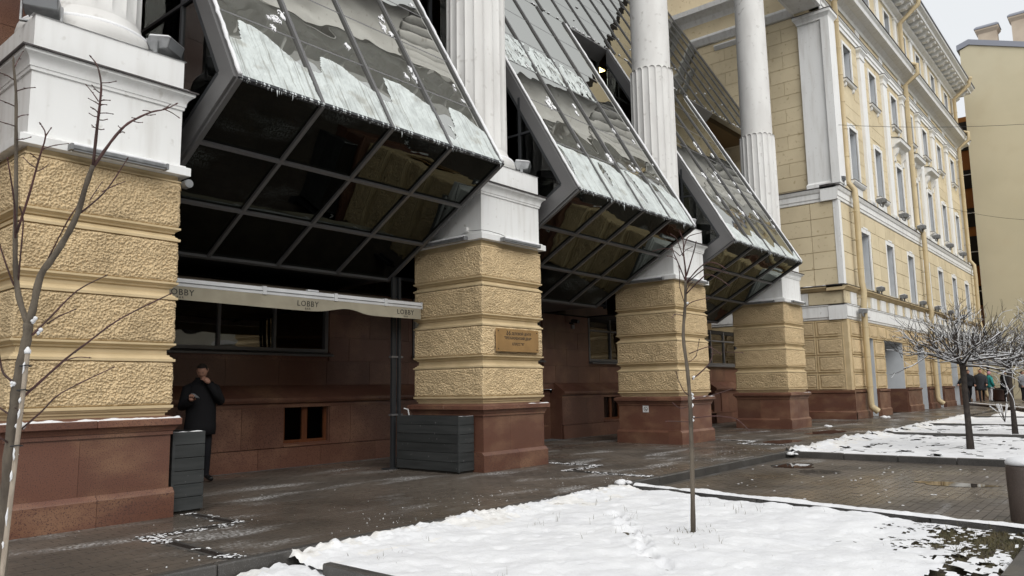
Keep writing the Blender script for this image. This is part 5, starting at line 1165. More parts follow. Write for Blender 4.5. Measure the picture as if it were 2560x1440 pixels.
# brown round planter far along the wall
g = MB().lathe((44.3, -1.3, .12), [(.36, 0), (.42, .08), (.44, .7), (.47, .74), (.47, .8)], 20); g.solo('round_planter', 'ceramic', 'dark brown round planter beside the far pedestrians', 'planter', (44.3, -1.3, .12), smooth=30)
SAPLING_NEAR=[(0.031,0.024,[(-7.695,-3.314,-0.096),(-7.713,-3.388,0.368),(-7.732,-3.434,0.694),(-7.743,-3.482,0.995),(-7.748,-3.522,1.213),(-7.75,-3.56,1.406),(-7.744,-3.599,1.562),(-7.738,-3.628,1.67),(-7.743,-3.637,1.738)]),(0.017,0.004,[(-7.742,-3.635,1.725),(-7.789,-3.611,1.878),(-7.816,-3.614,2.048),(-7.834,-3.631,2.231),(-7.86,-3.666,2.552),(-7.885,-3.692,2.819),(-7.902,-3.71,3.002),(-7.924,-3.714,3.152),(-7.93,-3.718,3.205)]),(0.021,0.013,[(-7.742,-3.635,1.725),(-7.732,-3.664,1.804),(-7.722,-3.714,1.99),(-7.688,-3.775,2.086),(-7.65,-3.844,2.204),(-7.62,-3.906,2.331),(-7.605,-3.955,2.48),(-7.589,-3.999,2.598)]),(0.009,0.003,[(-7.589,-3.999,2.598),(-7.59,-4.026,2.815),(-7.588,-4.04,2.947),(-7.59,-4.046,3.059),(-7.609,-4.028,3.162),(-7.633,-3.995,3.218)]),(0.009,0.003,[(-7.585,-4.002,2.594),(-7.52,-4.04,2.739),(-7.46,-4.062,2.841),(-7.403,-4.072,2.898),(-7.33,-4.101,2.952),(-7.26,-4.119,2.984),(-7.202,-4.128,3.03)]),(0.006,0.003,[(-7.62,-3.906,2.326),(-7.535,-3.897,2.416),(-7.456,-3.886,2.522),(-7.369,-3.9,2.704)]),(0.005,0.003,[(-7.722,-3.714,1.99),(-7.714,-3.73,2.037),(-7.652,-3.854,2.291),(-7.622,-3.904,2.376)]),(0.008,0.003,[(-7.829,-3.636,2.231),(-7.808,-3.728,2.439),(-7.797,-3.804,2.625),(-7.789,-3.861,2.748),(-7.817,-3.864,2.806)]),(0.004,0.0025,[(-7.774,-3.812,2.763),(-7.735,-3.763,2.829)]),(0.006,0.003,[(-7.807,-3.602,1.938),(-7.828,-3.608,1.971),(-7.882,-3.601,2.122),(-7.911,-3.61,2.207)]),(0.006,0.003,[(-7.83,-3.627,2.193),(-7.89,-3.777,2.362),(-7.972,-3.906,2.563)]),(0.005,0.003,[(-7.799,-3.619,1.973),(-7.819,-3.692,2.096),(-7.841,-3.773,2.273),(-7.874,-3.818,2.335)]),(0.007,0.003,[(-7.722,-3.647,1.667),(-7.635,-3.66,1.779),(-7.527,-3.704,1.928),(-7.4,-3.761,2.021)]),(0.004,0.0025,[(-7.674,-3.718,1.73),(-7.692,-3.952,1.754),(-7.704,-4.192,1.77)]),(0.008,0.003,[(-7.72,-3.58,1.333),(-7.693,-3.727,1.408),(-7.638,-3.918,1.528),(-7.596,-4.084,1.609),(-7.524,-4.293,1.724),(-7.397,-4.568,1.84)]),(0.004,0.0025,[(-7.601,-3.76,1.517),(-7.536,-3.774,1.544),(-7.471,-3.781,1.543)]),(0.006,0.0025,[(-7.73,-3.525,1.125),(-7.668,-3.704,1.247),(-7.627,-3.855,1.347),(-7.482,-4.134,1.476)]),(0.008,0.004,[(-7.752,-3.556,1.4),(-7.784,-3.512,1.434),(-7.807,-3.482,1.481),(-7.828,-3.469,1.601)]),(0.006,0.004,[(-7.753,-3.518,1.224),(-7.803,-3.483,1.269),(-7.831,-3.473,1.303)]),(0.006,0.004,[(-7.747,-3.493,1.07),(-7.83,-3.577,1.121)]),(0.0035,0.002,[(-7.92,-3.717,3.145),(-7.855,-3.548,3.268),(-7.788,-3.379,3.388)]),(0.0035,0.002,[(-7.901,-3.712,3.013),(-7.904,-3.871,2.984),(-7.907,-4.026,2.945)]),(0.0035,0.002,[(-7.901,-3.696,2.931),(-7.938,-3.701,2.938),(-7.974,-3.707,2.942)]),(0.0035,0.002,[(-7.917,-3.707,3.077),(-7.975,-3.797,3.057),(-8.031,-3.887,3.027)]),(0.0035,0.002,[(-7.888,-3.698,2.865),(-7.855,-3.671,2.896),(-7.82,-3.643,2.916)]),(0.0035,0.002,[(-7.886,-3.69,2.819),(-7.94,-3.746,2.806),(-7.992,-3.804,2.79)]),(0.0035,0.002,[(-7.876,-3.688,2.748),(-7.868,-3.773,2.731),(-7.861,-3.859,2.724)]),(0.0035,0.002,[(-7.602,-4.077,3.051),(-7.542,-4.02,3.087),(-7.482,-3.964,3.13)]),(0.0035,0.002,[(-7.604,-4.063,2.999),(-7.641,-4.115,2.989),(-7.679,-4.168,2.986)]),(0.0035,0.002,[(-7.602,-4.055,2.95),(-7.62,-4.014,3.006),(-7.637,-3.972,3.054)]),(0.0035,0.002,[(-7.595,-4.06,2.93),(-7.563,-3.891,3.003),(-7.533,-3.72,3.077)]),(0.0035,0.002,[(-7.597,-4.062,2.952),(-7.634,-4.227,2.902),(-7.671,-4.39,2.846)]),(0.0035,0.002,[(-7.597,-4.056,2.924),(-7.644,-4.231,2.873),(-7.691,-4.403,2.813)]),(0.0035,0.002,[(-7.596,-4.049,2.884),(-7.648,-4.133,2.871),(-7.698,-4.217,2.846)]),(0.0035,0.002,[(-7.592,-4.054,2.884),(-7.532,-3.987,2.919),(-7.471,-3.92,2.947)]),(0.0035,0.002,[(-7.594,-4.047,2.864),(-7.595,-3.987,2.883),(-7.597,-3.927,2.913)]),(0.0035,0.002,[(-7.593,-4.045,2.849),(-7.613,-4.158,2.812),(-7.634,-4.271,2.784)]),(0.0035,0.002,[(-7.596,-4.032,2.803),(-7.627,-4.085,2.786),(-7.658,-4.138,2.777)]),(0.0035,0.002,[(-7.59,-4.039,2.798),(-7.623,-4.168,2.754),(-7.657,-4.296,2.717)]),(0.0035,0.002,[(-7.359,-4.335,2.898),(-7.34,-4.375,2.875),(-7.321,-4.414,2.845)]),(0.0035,0.002,[(-7.406,-4.275,2.886),(-7.49,-4.416,2.834),(-7.573,-4.557,2.776)]),(0.0035,0.002,[(-7.366,-4.326,2.901),(-7.324,-4.275,2.937),(-7.283,-4.225,2.977)]),(0.0035,0.002,[(-7.432,-4.242,2.871),(-7.352,-4.129,2.92),(-7.272,-4.019,2.974)]),(0.0035,0.002,[(-7.469,-4.191,2.839),(-7.384,-4.052,2.887),(-7.299,-3.916,2.943)]),(0.0035,0.002,[(-7.504,-4.141,2.801),(-7.477,-4.05,2.83),(-7.452,-3.96,2.87)]),(0.0035,0.002,[(-7.509,-4.13,2.774),(-7.436,-3.977,2.835),(-7.361,-3.824,2.885)]),(0.0035,0.002,[(-7.452,-4.214,2.852),(-7.533,-4.37,2.792),(-7.613,-4.526,2.734)]),(0.0035,0.002,[(-7.711,-3.571,1.238),(-7.754,-3.638,1.252),(-7.797,-3.707,1.27)]),(0.0035,0.002,[(-7.583,-3.966,2.407),(-7.502,-3.826,2.5),(-7.419,-3.688,2.596)]),(0.0035,0.002,[(-7.544,-4.022,2.45),(-7.468,-3.972,2.507),(-7.39,-3.925,2.557)]),(0.0035,0.002,[(-7.786,-3.77,2.632),(-7.812,-3.79,2.639),(-7.837,-3.811,2.646)]),(0.0035,0.002,[(-7.778,-3.793,2.693),(-7.68,-3.681,2.763),(-7.577,-3.572,2.822)]),(0.0035,0.002,[(-7.792,-3.754,2.588),(-7.802,-3.684,2.623),(-7.813,-3.615,2.67)]),(0.0035,0.002,[(-7.793,-3.749,2.566),(-7.733,-3.655,2.614),(-7.673,-3.564,2.672)])]
SAPLING_FAR=[(0.024,0.012,[(-2.439,-4.899,-0.058),(-2.49,-4.942,0.443),(-2.552,-4.986,1.008),(-2.574,-4.999,1.197),(-2.619,-5.008,1.499),(-2.671,-5.009,1.801),(-2.686,-5.053,2.102),(-2.705,-5.078,2.328)]),(0.012,0.003,[(-2.704,-5.077,2.321),(-2.713,-5.086,2.415),(-2.739,-5.087,2.573),(-2.753,-5.096,2.694),(-2.78,-5.081,2.781)]),(0.005,0.0032,[(-2.745,-5.087,2.604),(-2.748,-5.137,2.72),(-2.726,-5.198,2.749),(-2.703,-5.256,2.759)]),(0.007,0.0032,[(-2.707,-5.075,2.328),(-2.884,-5.089,2.498),(-3.015,-5.131,2.533),(-3.141,-5.181,2.584)]),(0.005,0.0032,[(-2.742,-5.08,2.555),(-2.813,-5.08,2.661),(-2.87,-5.084,2.71),(-2.937,-5.071,2.736)]),(0.004,0.0032,[(-2.76,-5.059,2.555),(-2.677,-4.935,2.644),(-2.605,-4.787,2.681),(-2.524,-4.643,2.686)]),(0.008,0.0032,[(-2.703,-5.087,2.366),(-2.755,-5.204,2.587),(-2.827,-5.264,2.653)]),(0.007,0.0032,[(-2.698,-5.081,2.305),(-2.738,-5.206,2.395),(-2.79,-5.306,2.438),(-2.848,-5.394,2.446),(-2.886,-5.495,2.412),(-2.932,-5.582,2.356)]),(0.006,0.0032,[(-2.694,-5.084,2.298),(-2.741,-5.288,2.404),(-2.822,-5.425,2.383),(-2.879,-5.582,2.319)]),(0.007,0.0032,[(-2.69,-5.068,2.196),(-2.678,-5.242,2.34),(-2.717,-5.326,2.35),(-2.739,-5.421,2.307),(-2.747,-5.525,2.229)]),(0.007,0.0032,[(-2.58,-5.033,1.393),(-2.459,-5.08,1.468),(-2.351,-5.116,1.556),(-2.276,-5.115,1.655),(-2.225,-5.077,1.713)]),(0.005,0.0032,[(-2.621,-5.033,1.631),(-2.576,-5.169,1.683),(-2.583,-5.234,1.687),(-2.56,-5.319,1.624)]),(0.003,0.0032,[(-2.491,-5.187,1.627),(-2.506,-5.335,1.639),(-2.498,-5.507,1.625)]),(0.006,0.0032,[(-2.553,-4.988,1.024),(-2.521,-5.189,1.047),(-2.515,-5.352,1.038),(-2.555,-5.458,1.015),(-2.582,-5.566,0.929)]),(0.005,0.0032,[(-2.57,-5.005,1.204),(-2.216,-5.055,1.236),(-1.864,-5.108,1.294)]),(0.005,0.0032,[(-2.571,-4.99,1.137),(-2.663,-4.937,1.124),(-2.743,-4.911,1.171)]),(0.005,0.0032,[(-2.58,-5.0,1.235),(-2.708,-5.01,1.281),(-2.837,-5.029,1.378),(-2.949,-5.064,1.458)]),(0.005,0.0032,[(-2.553,-4.981,0.99),(-2.843,-4.985,1.01),(-3.102,-5.025,1.021)]),(0.004,0.0032,[(-2.685,-5.046,2.065),(-2.85,-5.206,2.096),(-2.964,-5.42,2.104)]),(0.004,0.0032,[(-2.683,-5.033,1.989),(-2.884,-5.055,1.994),(-3.053,-5.103,1.943)]),(0.004,0.0032,[(-2.614,-5.025,1.555),(-2.494,-5.042,1.614),(-2.406,-5.041,1.771)]),(0.005,0.0032,[(-2.693,-5.065,2.196),(-2.839,-5.176,2.248),(-2.978,-5.287,2.261)]),(0.004,0.0032,[(-2.689,-5.05,2.102),(-2.87,-5.101,2.234),(-3.02,-5.181,2.323),(-3.171,-5.255,2.389)]),(0.003,0.0032,[(-2.776,-5.032,2.518),(-2.812,-5.003,2.548),(-2.841,-4.977,2.555)]),(0.003,0.0032,[(-2.76,-5.059,2.555),(-2.841,-5.166,2.588),(-2.922,-5.268,2.594)])]
STAKE=[(-7.754,-3.698,1.567),(-7.752,-3.53,0.372),(-7.755,-3.488,-0.045)]
# ================================================================ saplings
def sapling(data, name, label, loc, snowpts, lo):
    t = thing(name, label, 'tree', loc); tr = MB(); br = MB(); tw = MB(); sn = MB()
    def smooth_pts(p):
        q = [Vector(v) for v in p]
        if len(q) < 3: return q
        out = []
        for i in range(len(q)-1):
            p0, p1, p2, p3 = q[max(i-1, 0)], q[i], q[i+1], q[min(i+2, len(q)-1)]
            for s in (0, .33, .66): out.append(.5*((2*p1)+(p2-p0)*s+(2*p0-5*p1+4*p2-p3)*s*s+(3*p1-p0-3*p2+p3)*s**3))
        out.append(q[-1]); return out
    for k, (r0, r1, p) in enumerate(data):
        pts = smooth_pts(p); big = r0 > .014; m_ = tr if big else (br if r0 > .004 else tw); n = len(pts)
        rad = [(r0+(r1-r0)*i/(n-1))*(1+.10*math.sin(i*2.3+k)) for i in range(n)]; m_.tube(pts, 0, n=9 if big else 6, radii=rad)
        if not big:                                    # buds and the swelling at each tip
            tip = pts[-1]; tw.tube([tip, tip+(pts[-1]-pts[-2]).normalized()*.014], 0, n=5, radii=[r1*1.9, r1*.8])
            for i in range(3, n-1, 4):
                d = (pts[i+1]-pts[i]).normalized(); o = d.cross(Vector((0, 0, 1))).normalized()*(1 if i % 8 < 4 else -1); tw.tube([pts[i], pts[i]+o*.012+d*.008], 0, n=4, radii=[.0035, .0015])
    tr.build('trunk', 'bark', t, True); br.build('branch', 'twig', t, True); tag(tw.build('twigs', 'twig', t, True), kind='stuff')
    for p, r in snowpts:
        for q in range(3):
            c = Vector(p)+Vector((random.gauss(0, r*.35), random.gauss(0, r*.35), random.gauss(0, r*.4))); rr = r*random.uniform(.35, .65); sn.lathe(c, [(rr*.3, -rr*1.1), (rr, -rr*.2), (rr*.8, rr*.5), (rr*.1, rr*.9)], 8)
    tag(sn.build('fork_snow', 'snow', t, True), kind='stuff'); return t
d1 = SAPLING_NEAR; tp = [Vector(p) for p in d1[0][2]]
sp = [(tp[-1]+Vector((.015, -.02, .02)), .024), (tp[-2]+Vector((.05, -.03, .02)), .024), (tp[5]+Vector((-.03, -.02, .0)), .02), (tp[4]+Vector((.03, -.03, -.03)), .028), (tp[3]+Vector((.02, -.02, .02)), .022)]
sapling(d1, 'young_linden_tree', 'bare young tree with reddish twigs tied to a pale wooden stake', tuple(d1[0][2][0]), sp, .03)
t = thing('tree_stake', 'pale round wooden stake tied to the young tree', 'stake', STAKE[2]); MB().tube([STAKE[2], STAKE[1], STAKE[0]], .014, .0125, n=9).build('pole', 'stake', t, 40)
for f in (.06, .17, .42):
    a = Vector(STAKE[0]).lerp(Vector(STAKE[1]), f); r = .028; MB().tube([a+Vector((-.03, .0, 0)), a+Vector((0, -.03, .004)), a+Vector((.028, 0, 0)), a+Vector((0, .03, -.004)), a+Vector((-.03, 0, 0))], .004, n=5).build('tie', 'wire', t)
g = MB(); 
f = .03
while f < 1:                                           # snow lodged in the slit between stake and trunk
    l_ = random.uniform(.015, .07); ps = [Vector(STAKE[0]).lerp(Vector(STAKE[2]), min(1, f+l_*q/4))+Vector((-.014+random.gauss(0, .002), -.011, 0)) for q in range(5)]
    g.tube(ps, 0, n=6, radii=[.001, random.uniform(.003, .007), random.uniform(.004, .008), random.uniform(.003, .006), .001]); f += l_+random.uniform(.01, .12)
g.lathe(STAKE[0], [(.016, -.004), (.018, .01), (.008, .028), (.001, .034)], 8); tag(g.build('stake_snow', 'snow', t, True), kind='stuff')
d2 = SAPLING_FAR; tp = [Vector(p) for p in d2[0][2]]
sp = [(Vector(p)+Vector((.01, -.02, .01)), .022) for p in (tp[-2], d2[10][2][0], d2[13][2][0], d2[14][2][0], d2[15][2][0], d2[16][2][0], d2[17][2][0])]
sapling(d2, 'young_linden_tree', 'slender bare sapling rising alone from the snowy lawn', tuple(d2[0][2][0]), sp, .02)
# ================================================================ globe trees with snow on every twig
def globe_tree(x, y, z0, label, seed, hh=1.72, spread=1.5, rise=1.15):
    rnd = random.Random(seed); t = thing('globe_tree', label, 'tree', (x, y, z0), 'umbrella-headed trees in the snow'); top = Vector((x, y, z0+hh))
    MB().tube([(x, y, z0-.05), (x+.005, y, z0+.5), (x-.006, y+.004, z0+1.1), (x, y, z0+hh-.1), (x, y, z0+hh+.05)], 0, n=12, radii=[.075, .058, .053, .06, .085]).build('trunk', 'bark_dark', t, True)
    limbs, twigs, snow = MB(), MB(), MB()
    def branch(p, d, L, r, lev):
        k = 6 if lev < 2 else 4; pts = [p.copy()]; q = p.copy(); dd = d.copy()
        for i in range(k):
            dd = (dd+Vector((rnd.gauss(0, .13), rnd.gauss(0, .13), rnd.gauss(.02, .10)))).normalized(); q = q+dd*(L/k); pts.append(q.copy())
        m_ = limbs if lev == 0 else twigs; m_.tube(pts, r, r*.45, n=6 if lev == 0 else 4, cap=False)
        h = math.hypot(dd.x, dd.y)
        if h > .45 and rnd.random() < (.95 if lev < 2 else .55):     # snow rides on the flatter stretches
            a, b = (0, k) if lev < 2 else (0, max(2, k-1)); w = r*(.75 if lev < 1 else .85)
            snow.tube([v+Vector((0, 0, r*.75)) for v in pts[a:b+1]], max(.0065, w*1.0), max(.0045, w*.65), n=5)
        if lev < 3:
            for i in range((4, 4, 3)[lev]):
                f = rnd.randint(1, k); nd = (dd*.75+Vector((rnd.gauss(0, .55), rnd.gauss(0, .55), rnd.gauss(.30, .40)))).normalized(); branch(pts[f], nd, L*rnd.uniform(.5, .8), r*.55, lev+1)
    for i in range(16):
        a = 2*math.pi*i/16+rnd.uniform(-.2, .2); el = rnd.choice([.02, .12, .3, .5, .8, 1.1]); branch(top+Vector((math.cos(a)*.05, math.sin(a)*.05, rnd.uniform(-.08, .05))), Vector((math.cos(a)*math.cos(el), math.sin(a)*math.cos(el), math.sin(el))), spread*rnd.uniform(.48, .66), .022, 0)
    for i in range(110):                             # long upright whips above the snowy core
        a = rnd.uniform(0, 6.3); q = rnd.uniform(.1, .75)*spread; b0 = top+Vector((math.cos(a)*q, math.sin(a)*q, rnd.uniform(.05, .35))); el = rnd.uniform(.55, 1.4); L_ = rnd.uniform(.35, .85); d = Vector((math.cos(a)*math.cos(el), math.sin(a)*math.cos(el), math.sin(el))); k = [b0]
        for j in range(5): d = (d+Vector((rnd.gauss(0, .12), rnd.gauss(0, .12), rnd.gauss(0, .06)))).normalized(); k.append(k[-1]+d*L_/5)
        twigs.tube(k, .006, .0025, n=4, cap=False)
    for i in range(9): snow.lathe(top+Vector((rnd.gauss(0, .08), rnd.gauss(0, .08), rnd.uniform(0, .1))), [(.02, -.02), (.045, 0), (.035, .025), (.005, .035)], 7)
    cr = limbs.build('crown', 'bark_dark', t, True); tag(twigs.build('crown_twigs', 'bark_dark', t), kind='stuff'); tag(snow.build('crown_snow', 'snow', t, True), kind='stuff')
globe_tree(8.59, -5.43, .0, 'umbrella-headed bare tree laden with snow, trunk on the lawn past the driveway', 5)
globe_tree(14.05, -5.55, .0, 'umbrella-headed bare tree with snowy twigs, standing one lawn farther on', 9, 1.75)
globe_tree(19.8, -6.4, .0, 'umbrella-headed bare tree at the far lawn, mostly hidden by nearer crowns', 14, 1.75)
# low snowy shrubs by the far forecourt
for k, (x, y) in enumerate(((20.2, -4.55), (21.6, -5.35))):
    rnd = random.Random(k+40); t = thing('rose_shrub', ['small bare shrub bowed with snow behind the second globe tree', 'small bare shrub bowed with snow at the far lawn edge'][k], 'shrub', (x, y, 0), 'snowy shrubs'); g = MB(); s = MB()
    for i in range(9):
        a = rnd.uniform(0, 6.3); r = rnd.uniform(.15, .4); pts = [Vector((x, y, 0)), Vector((x+math.cos(a)*r*.4, y+math.sin(a)*r*.4, .3)), Vector((x+math.cos(a)*r, y+math.sin(a)*r, rnd.uniform(.35, .6)))]; g.tube(pts, .01, .005, n=5); s.tube([p+Vector((0, 0, .01)) for p in pts[1:]], .012, .022, n=6)
    g.build('stems', 'bark_dark', t); s.build('snow_load', 'snow', t, True)
# ================================================================ people
def skin_body(chain, name):
    """Grow one continuous body from a joint graph: chain = {joint: (pos, radius, parent)}."""
    keys = list(chain); me = bpy.data.meshes.new(name); me.from_pydata([chain[k][0] for k in keys], [(keys.index(k), keys.index(chain[k][2])) for k in keys if chain[k][2]], [])
    o = bpy.data.objects.new(name, me); col.objects.link(o); o.modifiers.new('skin', 'SKIN').use_smooth_shade = True; sub = o.modifiers.new('sub', 'SUBSURF'); sub.levels = 2; sub.render_levels = 2
    sv = me.skin_vertices[0].data
    for i, k in enumerate(keys): r = chain[k][1]; sv[i].radius = (r, r) if not isinstance(r, tuple) else r; sv[i].use_root = (k == 'pelvis')
    dg = bpy.context.evaluated_depsgraph_get(); dg.update(); m2 = bpy.data.meshes.new_from_object(o.evaluated_get(dg)); bpy.data.objects.remove(o); return m2
def head_mesh(mb, c, yaw, pitch, s=1.):
    """Head with brow, eye sockets, nose, mouth, chin and ears; faces local -Y before yaw."""
    n, k = 24, 18; vs = []; fs = []; Rm = Matrix.Rotation(yaw, 3, 'Z') @ Matrix.Rotation(pitch, 3, 'X')
    for j in range(k+1):
        ph = math.pi*j/k
        for i in range(n):
            th = 2*math.pi*i/n; x, y, z = math.sin(ph)*math.cos(th), math.sin(ph)*math.sin(th), math.cos(ph)
            px, py, pz = x*.077, y*.098, z*.118
            if pz < 0: f = 1+pz*2.4; px *= max(.62, f); py *= max(.72, f)
            fr = max(0, -y)
            if fr > .75:
                ax = abs(px)
                if ax < .014 and -.035 < pz < .02: py -= .030*(1-(pz+.035)/.055)*(1-ax/.022)
                if .014 < ax < .045 and .0 < pz < .03: py += .014
                if ax < .05 and .03 < pz < .05: py -= .008
                if ax < .026 and -.068 < pz < -.05: py -= .005
                if ax < .02 and pz < -.085: py -= .008
            v = Rm @ Vector((px, py, pz))*s; vs.append((c[0]+v.x, c[1]+v.y, c[2]+v.z))
    for j in range(k):
        for i in range(n): fs.append((j*n+i, j*n+(i+1) % n, (j+1)*n+(i+1) % n, (j+1)*n+i))
    mb.add(vs, fs)
    for sx in (-1, 1):
        e = [Rm @ Vector((sx*.076, .012, .02+dz)) for dz in (-.03, 0, .028)]; mb.tube([Vector(c)+q*s for q in e], 0, n=6, radii=[.006*s, .014*s, .012*s])
    return Rm
def hair_mesh(c, Rm, s=1., low=.03, grow=1.07):
    n, k = 22, 9; vs = []; fs = []
    for j in range(k+1):
        ph = 1.9*j/k
        for i in range(n):
            th = 2*math.pi*i/n; y_ = math.sin(th); cut = 1.02 if y_ < -.35 else 1.0; p = min(ph, .92 if y_ < -.45 else 1.35 if y_ < .1 else 1.9)
            x, y, z = math.sin(p)*math.cos(th), math.sin(p)*math.sin(th), math.cos(p); v = Rm @ Vector((x*.080*grow, y*.101*grow+.003, z*.121*grow))*s; vs.append((c[0]+v.x, c[1]+v.y, c[2]+v.z))
    for j in range(k):
        for i in range(n): fs.append((j*n+i, j*n+(i+1) % n, (j+1)*n+(i+1) % n, (j+1)*n+i))
    return MB().add(vs, fs)
def hand(mb, w, d, pn, curl=.6, s=1.):
    """Palm and five unequal bent fingers: w wrist, d direction, pn palm normal."""
    w, d, pn = Vector(w), Vector(d).normalized(), Vector(pn).normalized(); sd_ = d.cross(pn).normalized()
    mb.tube([w, w+d*.03*s, w+d*.075*s, w+d*.09*s], 0, n=8, radii=[.026*s, .036*s, .038*s, .03*s])
    for i, (o, L_) in enumerate(((-.03, .068), (-.01, .078), (.01, .072), (.028, .056))):
        b = w+d*.085*s+sd_*o*s; e1 = (d+pn*curl*.5).normalized(); e2 = (d*.4+pn*curl*1.6).normalized(); p1 = b+e1*L_*.5*s; p2 = p1+e2*L_*.5*s; mb.tube([b, p1, p2], .0095*s, .007*s, n=6)
    b = w+d*.03*s-sd_*.034*s; p1 = b+(d*.7-sd_*.6+pn*.4).normalized()*.035*s; p2 = p1+(d+pn*.5).normalized()*.028*s; mb.tube([b, p1, p2], .012*s, .008*s, n=6)
def coat_mesh(rings, arms, n=24):
    mb = MB(); vs = []; fs = []
    for cx, cy, z, rx, ry in rings:
        for i in range(n): a = 2*math.pi*i/n; w = 1+.035*math.sin(a*5+z*9)*(1 if z < 1.2 else .3); vs.append((cx+rx*math.cos(a)*w, cy+ry*math.sin(a)*w, z))
    for j in range(len(rings)-1):
        for i in range(n): fs.append((j*n+i, j*n+(i+1) % n, (j+1)*n+(i+1) % n, (j+1)*n+i))
    fs.append(tuple(reversed(range(n)))); mb.add(vs, fs)
    for pts, rad in arms: mb.tube(pts, 0, n=10, radii=rad)
    return mb
def person(label, loc, rotz, P, coat='coat_black', trousers='trousers', hair='hair', h=1.0, hem=.72, head=(0, .0), hold=None, bulk=1., hat=None, group=None, palms=None):
    """P: joint positions of knees, ankles, elbows, wrists in local metres; the figure faces local -Y."""
    t = thing('person', label, 'person', loc, group, rotz); ORG[t] = Vector((0, 0, 0))
    ln = P.get('lean', (0, 0)); ch = {'pelvis': (Vector((0, 0, .94)), (.15, .12), None), 'spine': (Vector((ln[0]*.4, ln[1]*.4, 1.16)), (.15, .115), 'pelvis'), 'chest': (Vector((ln[0]*.8, ln[1]*.8, 1.36)), (.17, .12), 'spine'),
          'neck': (Vector((ln[0], ln[1]-.01, 1.50)), .058, 'chest'), 'nape': (Vector((ln[0]*1.05, ln[1]*1.1-.02, 1.585)), .052, 'neck')}
    for s, k in ((-1, 'r'), (1, 'l')):
        ch['hip'+k] = (Vector((s*.095, 0, .86)), .092, 'pelvis'); ch['knee'+k] = (Vector(P['knee'+k]), .062, 'hip'+k); ch['ank'+k] = (Vector(P['ank'+k]), .045, 'knee'+k)
        fo = P.get('foot'+k, (0, -1)); a = Vector(P['ank'+k]); ch['toe'+k] = (a+Vector((fo[0]*.17, fo[1]*.17, -.045)), .038, 'ank'+k)
        ch['sho'+k] = (Vector((s*.18+ln[0]*.85, ln[1]*.85, 1.41)), .06, 'chest'); ch['elb'+k] = (Vector(P['elb'+k]), .046, 'sho'+k); ch['wri'+k] = (Vector(P['wri'+k]), .03, 'elb'+k)
    me = skin_body(ch, 'body'); bm_ = MB(); bm_.v = [tuple(v.co) for v in me.vertices]; bm_.f = [tuple(p.vertices) for p in me.polygons]
    bm_.mi = [(2 if sum(me.vertices[i].co.z for i in p.vertices)/len(p.vertices) < .095 else 1 if sum(me.vertices[i].co.z for i in p.vertices)/len(p.vertices) < 1.475 else 0) for p in me.polygons]
    hc = (ln[0]*1.1+P.get('hx', 0), ln[1]*1.2-.035+P.get('hy', 0), 1.64); bm_.cur = 0; Rm = head_mesh(bm_, hc, head[0], head[1])
    for k in 'rl':
        dv = (Vector(P['wri'+k])-Vector(P['elb'+k])).normalized(); pn = (palms or {}).get(k, (0, -.3, 1)); dd = (palms or {}).get(k+'d', dv); hand(bm_, Vector(P['wri'+k]), dd, pn)
    bm_.build('body', ['skin', trousers, 'shoe'], t, True); hair_mesh(hc, Rm).build('hair', hair, t, True)
    ey = MB()
    for sx in (-1, 1): v = Rm @ Vector((sx*.030, -.088, .012)); ey.lathe((hc[0]+v.x, hc[1]+v.y, hc[2]+v.z-.004), [(.002, 0), (.008, .003), (.008, .006), (.002, .009)], 7)
    ey.build('eyes', 'hair', t)
    if hat: hair_mesh(hc, Rm, grow=1.16).build('hat', hat, t, True)
    b = bulk; rings = [(0, .0, hem, .235*b, .19*b), (0, 0, hem+.12, .235*b, .185*b), (ln[0]*.2, ln[1]*.2, .98, .222*b, .172*b), (ln[0]*.5, ln[1]*.5, 1.18, .225*b, .165*b), (ln[0]*.8, ln[1]*.8, 1.34, .24*b, .165*b), (ln[0]*.9, ln[1]*.9, 1.43, .205*b, .14*b), (ln[0], ln[1], 1.485, .14*b, .115*b), (ln[0], ln[1]+.012, 1.53, .088, .088), (ln[0], ln[1]+.02, 1.555, .094, .098)]
    arms = []
    for s, k in ((-1, 'r'), (1, 'l')):
        so, el, wr = ch['sho'+k][0], Vector(P['elb'+k]), Vector(P['wri'+k]); arms.append(([so+Vector((-s*.07, 0, .0)), so+Vector((s*.012, 0, -.045)), so.lerp(el, .5), el, el.lerp(wr, .5), wr-(wr-el).normalized()*.01], [.085*b, .098*b, .082*b, .074*b, .064*b, .055*b]))
    coat_o = coat_mesh(rings, arms).build('coat', coat, t, True)
    if h != 1: t.scale = (h, h, h)
    return t
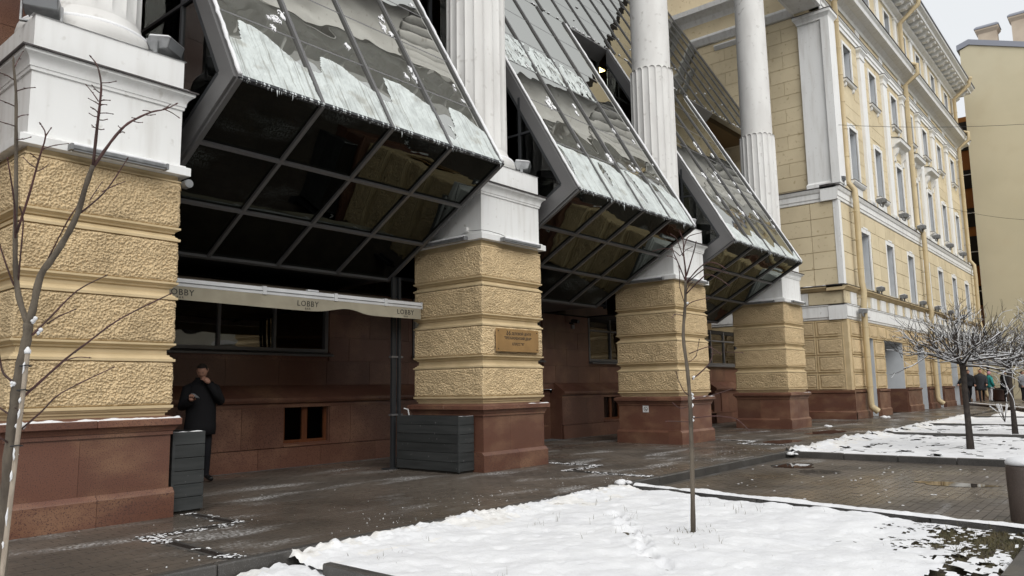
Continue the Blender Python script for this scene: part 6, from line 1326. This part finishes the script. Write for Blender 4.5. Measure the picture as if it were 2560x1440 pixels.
# man with a phone under the awning: right hand holds the phone at the chest, left hand at the mouth
man = person('man in a long black coat looking down at a phone, hand at his mouth', (-3.32, 2.84, 0), R(-14), dict(
    kneer=(-.10, -.02, .50), kneel=(.11, -.03, .50), ankr=(-.10, .02, .085), ankl=(.12, .03, .085), footr=(-.3, -.95), footl=(.3, -.95),
    elbr=(-.27, -.05, 1.12), wrir=(-.20, -.27, 1.22), elbl=(.24, -.15, 1.20), wril=(.06, -.215, 1.47), hx=-.01, hy=-.015), head=(R(-26), R(20)), hem=.70, h=1.015, bulk=.97,
    palms={'r': (.2, -.2, 1), 'rd': (-.25, -.9, .35), 'l': (-.4, .8, -.2), 'ld': (-.75, .1, .65)})
MB().prism([(-.5, -.5), (.5, -.5), (.5, .5), (-.5, .5)], 'z', -.5, .5).mesh('x', 'frame_dark')
ph = thing('phone', 'dark smartphone held in the hand of the man in black', 'phone', (-3.57, 2.54, 1.30), None, R(-14)); ORG[ph] = Vector((0, 0, 0))
o = MB().box(-.038, .038, -.08, .08, -.004, .004).build('case', 'frame_dark', ph, bevel=.003); o.rotation_euler = (R(25), R(8), R(20))
s_ = MB().box(-.034, .034, -.074, .074, .0042, .005).build('screen', 'lamp_glass', ph); s_.rotation_euler = (R(25), R(8), R(20))
stand = dict(kneer=(-.10, -.02, .50), kneel=(.10, -.02, .50), ankr=(-.1, .02, .085), ankl=(.1, .02, .085), elbr=(-.28, .02, 1.15), wrir=(-.27, -.1, .92), elbl=(.28, .02, 1.15), wril=(.27, -.1, .92))
walk = dict(stand, kneer=(-.10, -.16, .52), ankr=(-.1, -.20, .09), kneel=(.10, .02, .50), ankl=(.1, .26, .12), elbr=(-.26, .14, 1.16), wrir=(-.25, .16, .92), elbl=(.26, -.08, 1.15), wril=(.24, -.22, .96), lean=(0, -.05))
person('person in a hooded black jacket walking beside the white gateway', (41.3, -.18, .12), R(-60), dict(walk, elbr=(-.34, .05, 1.2), wrir=(-.5, -.05, 1.0)), hem=.86, h=1.06, bulk=1.2, hat='coat_black')
person('person in a long dark coat walking away past the cream firewall', (42.5, -.62, .12), R(-75), walk, coat='jacket_dark', hem=.62, h=1.08, bulk=1.15)
person('person in a teal jacket and white trousers beside the dark-coated walker', (42.9, -1.0, .12), R(40), dict(stand, wril=(.2, -.35, 1.1), elbl=(.3, -.12, 1.15)), coat='jacket_teal', trousers='trouser_white', hem=.82, hat='hat_pink')
person('person in black standing behind the trunk of the second globe tree', (43.4, -1.68, .12), R(15), stand, hem=.66, h=1.04, bulk=1.15, hat='coat_black')
person('person in a grey jacket by the cream firewall, cut by the tree', (43.9, -2.5, .12), R(-20), stand, coat='jacket_grey', hem=.8)
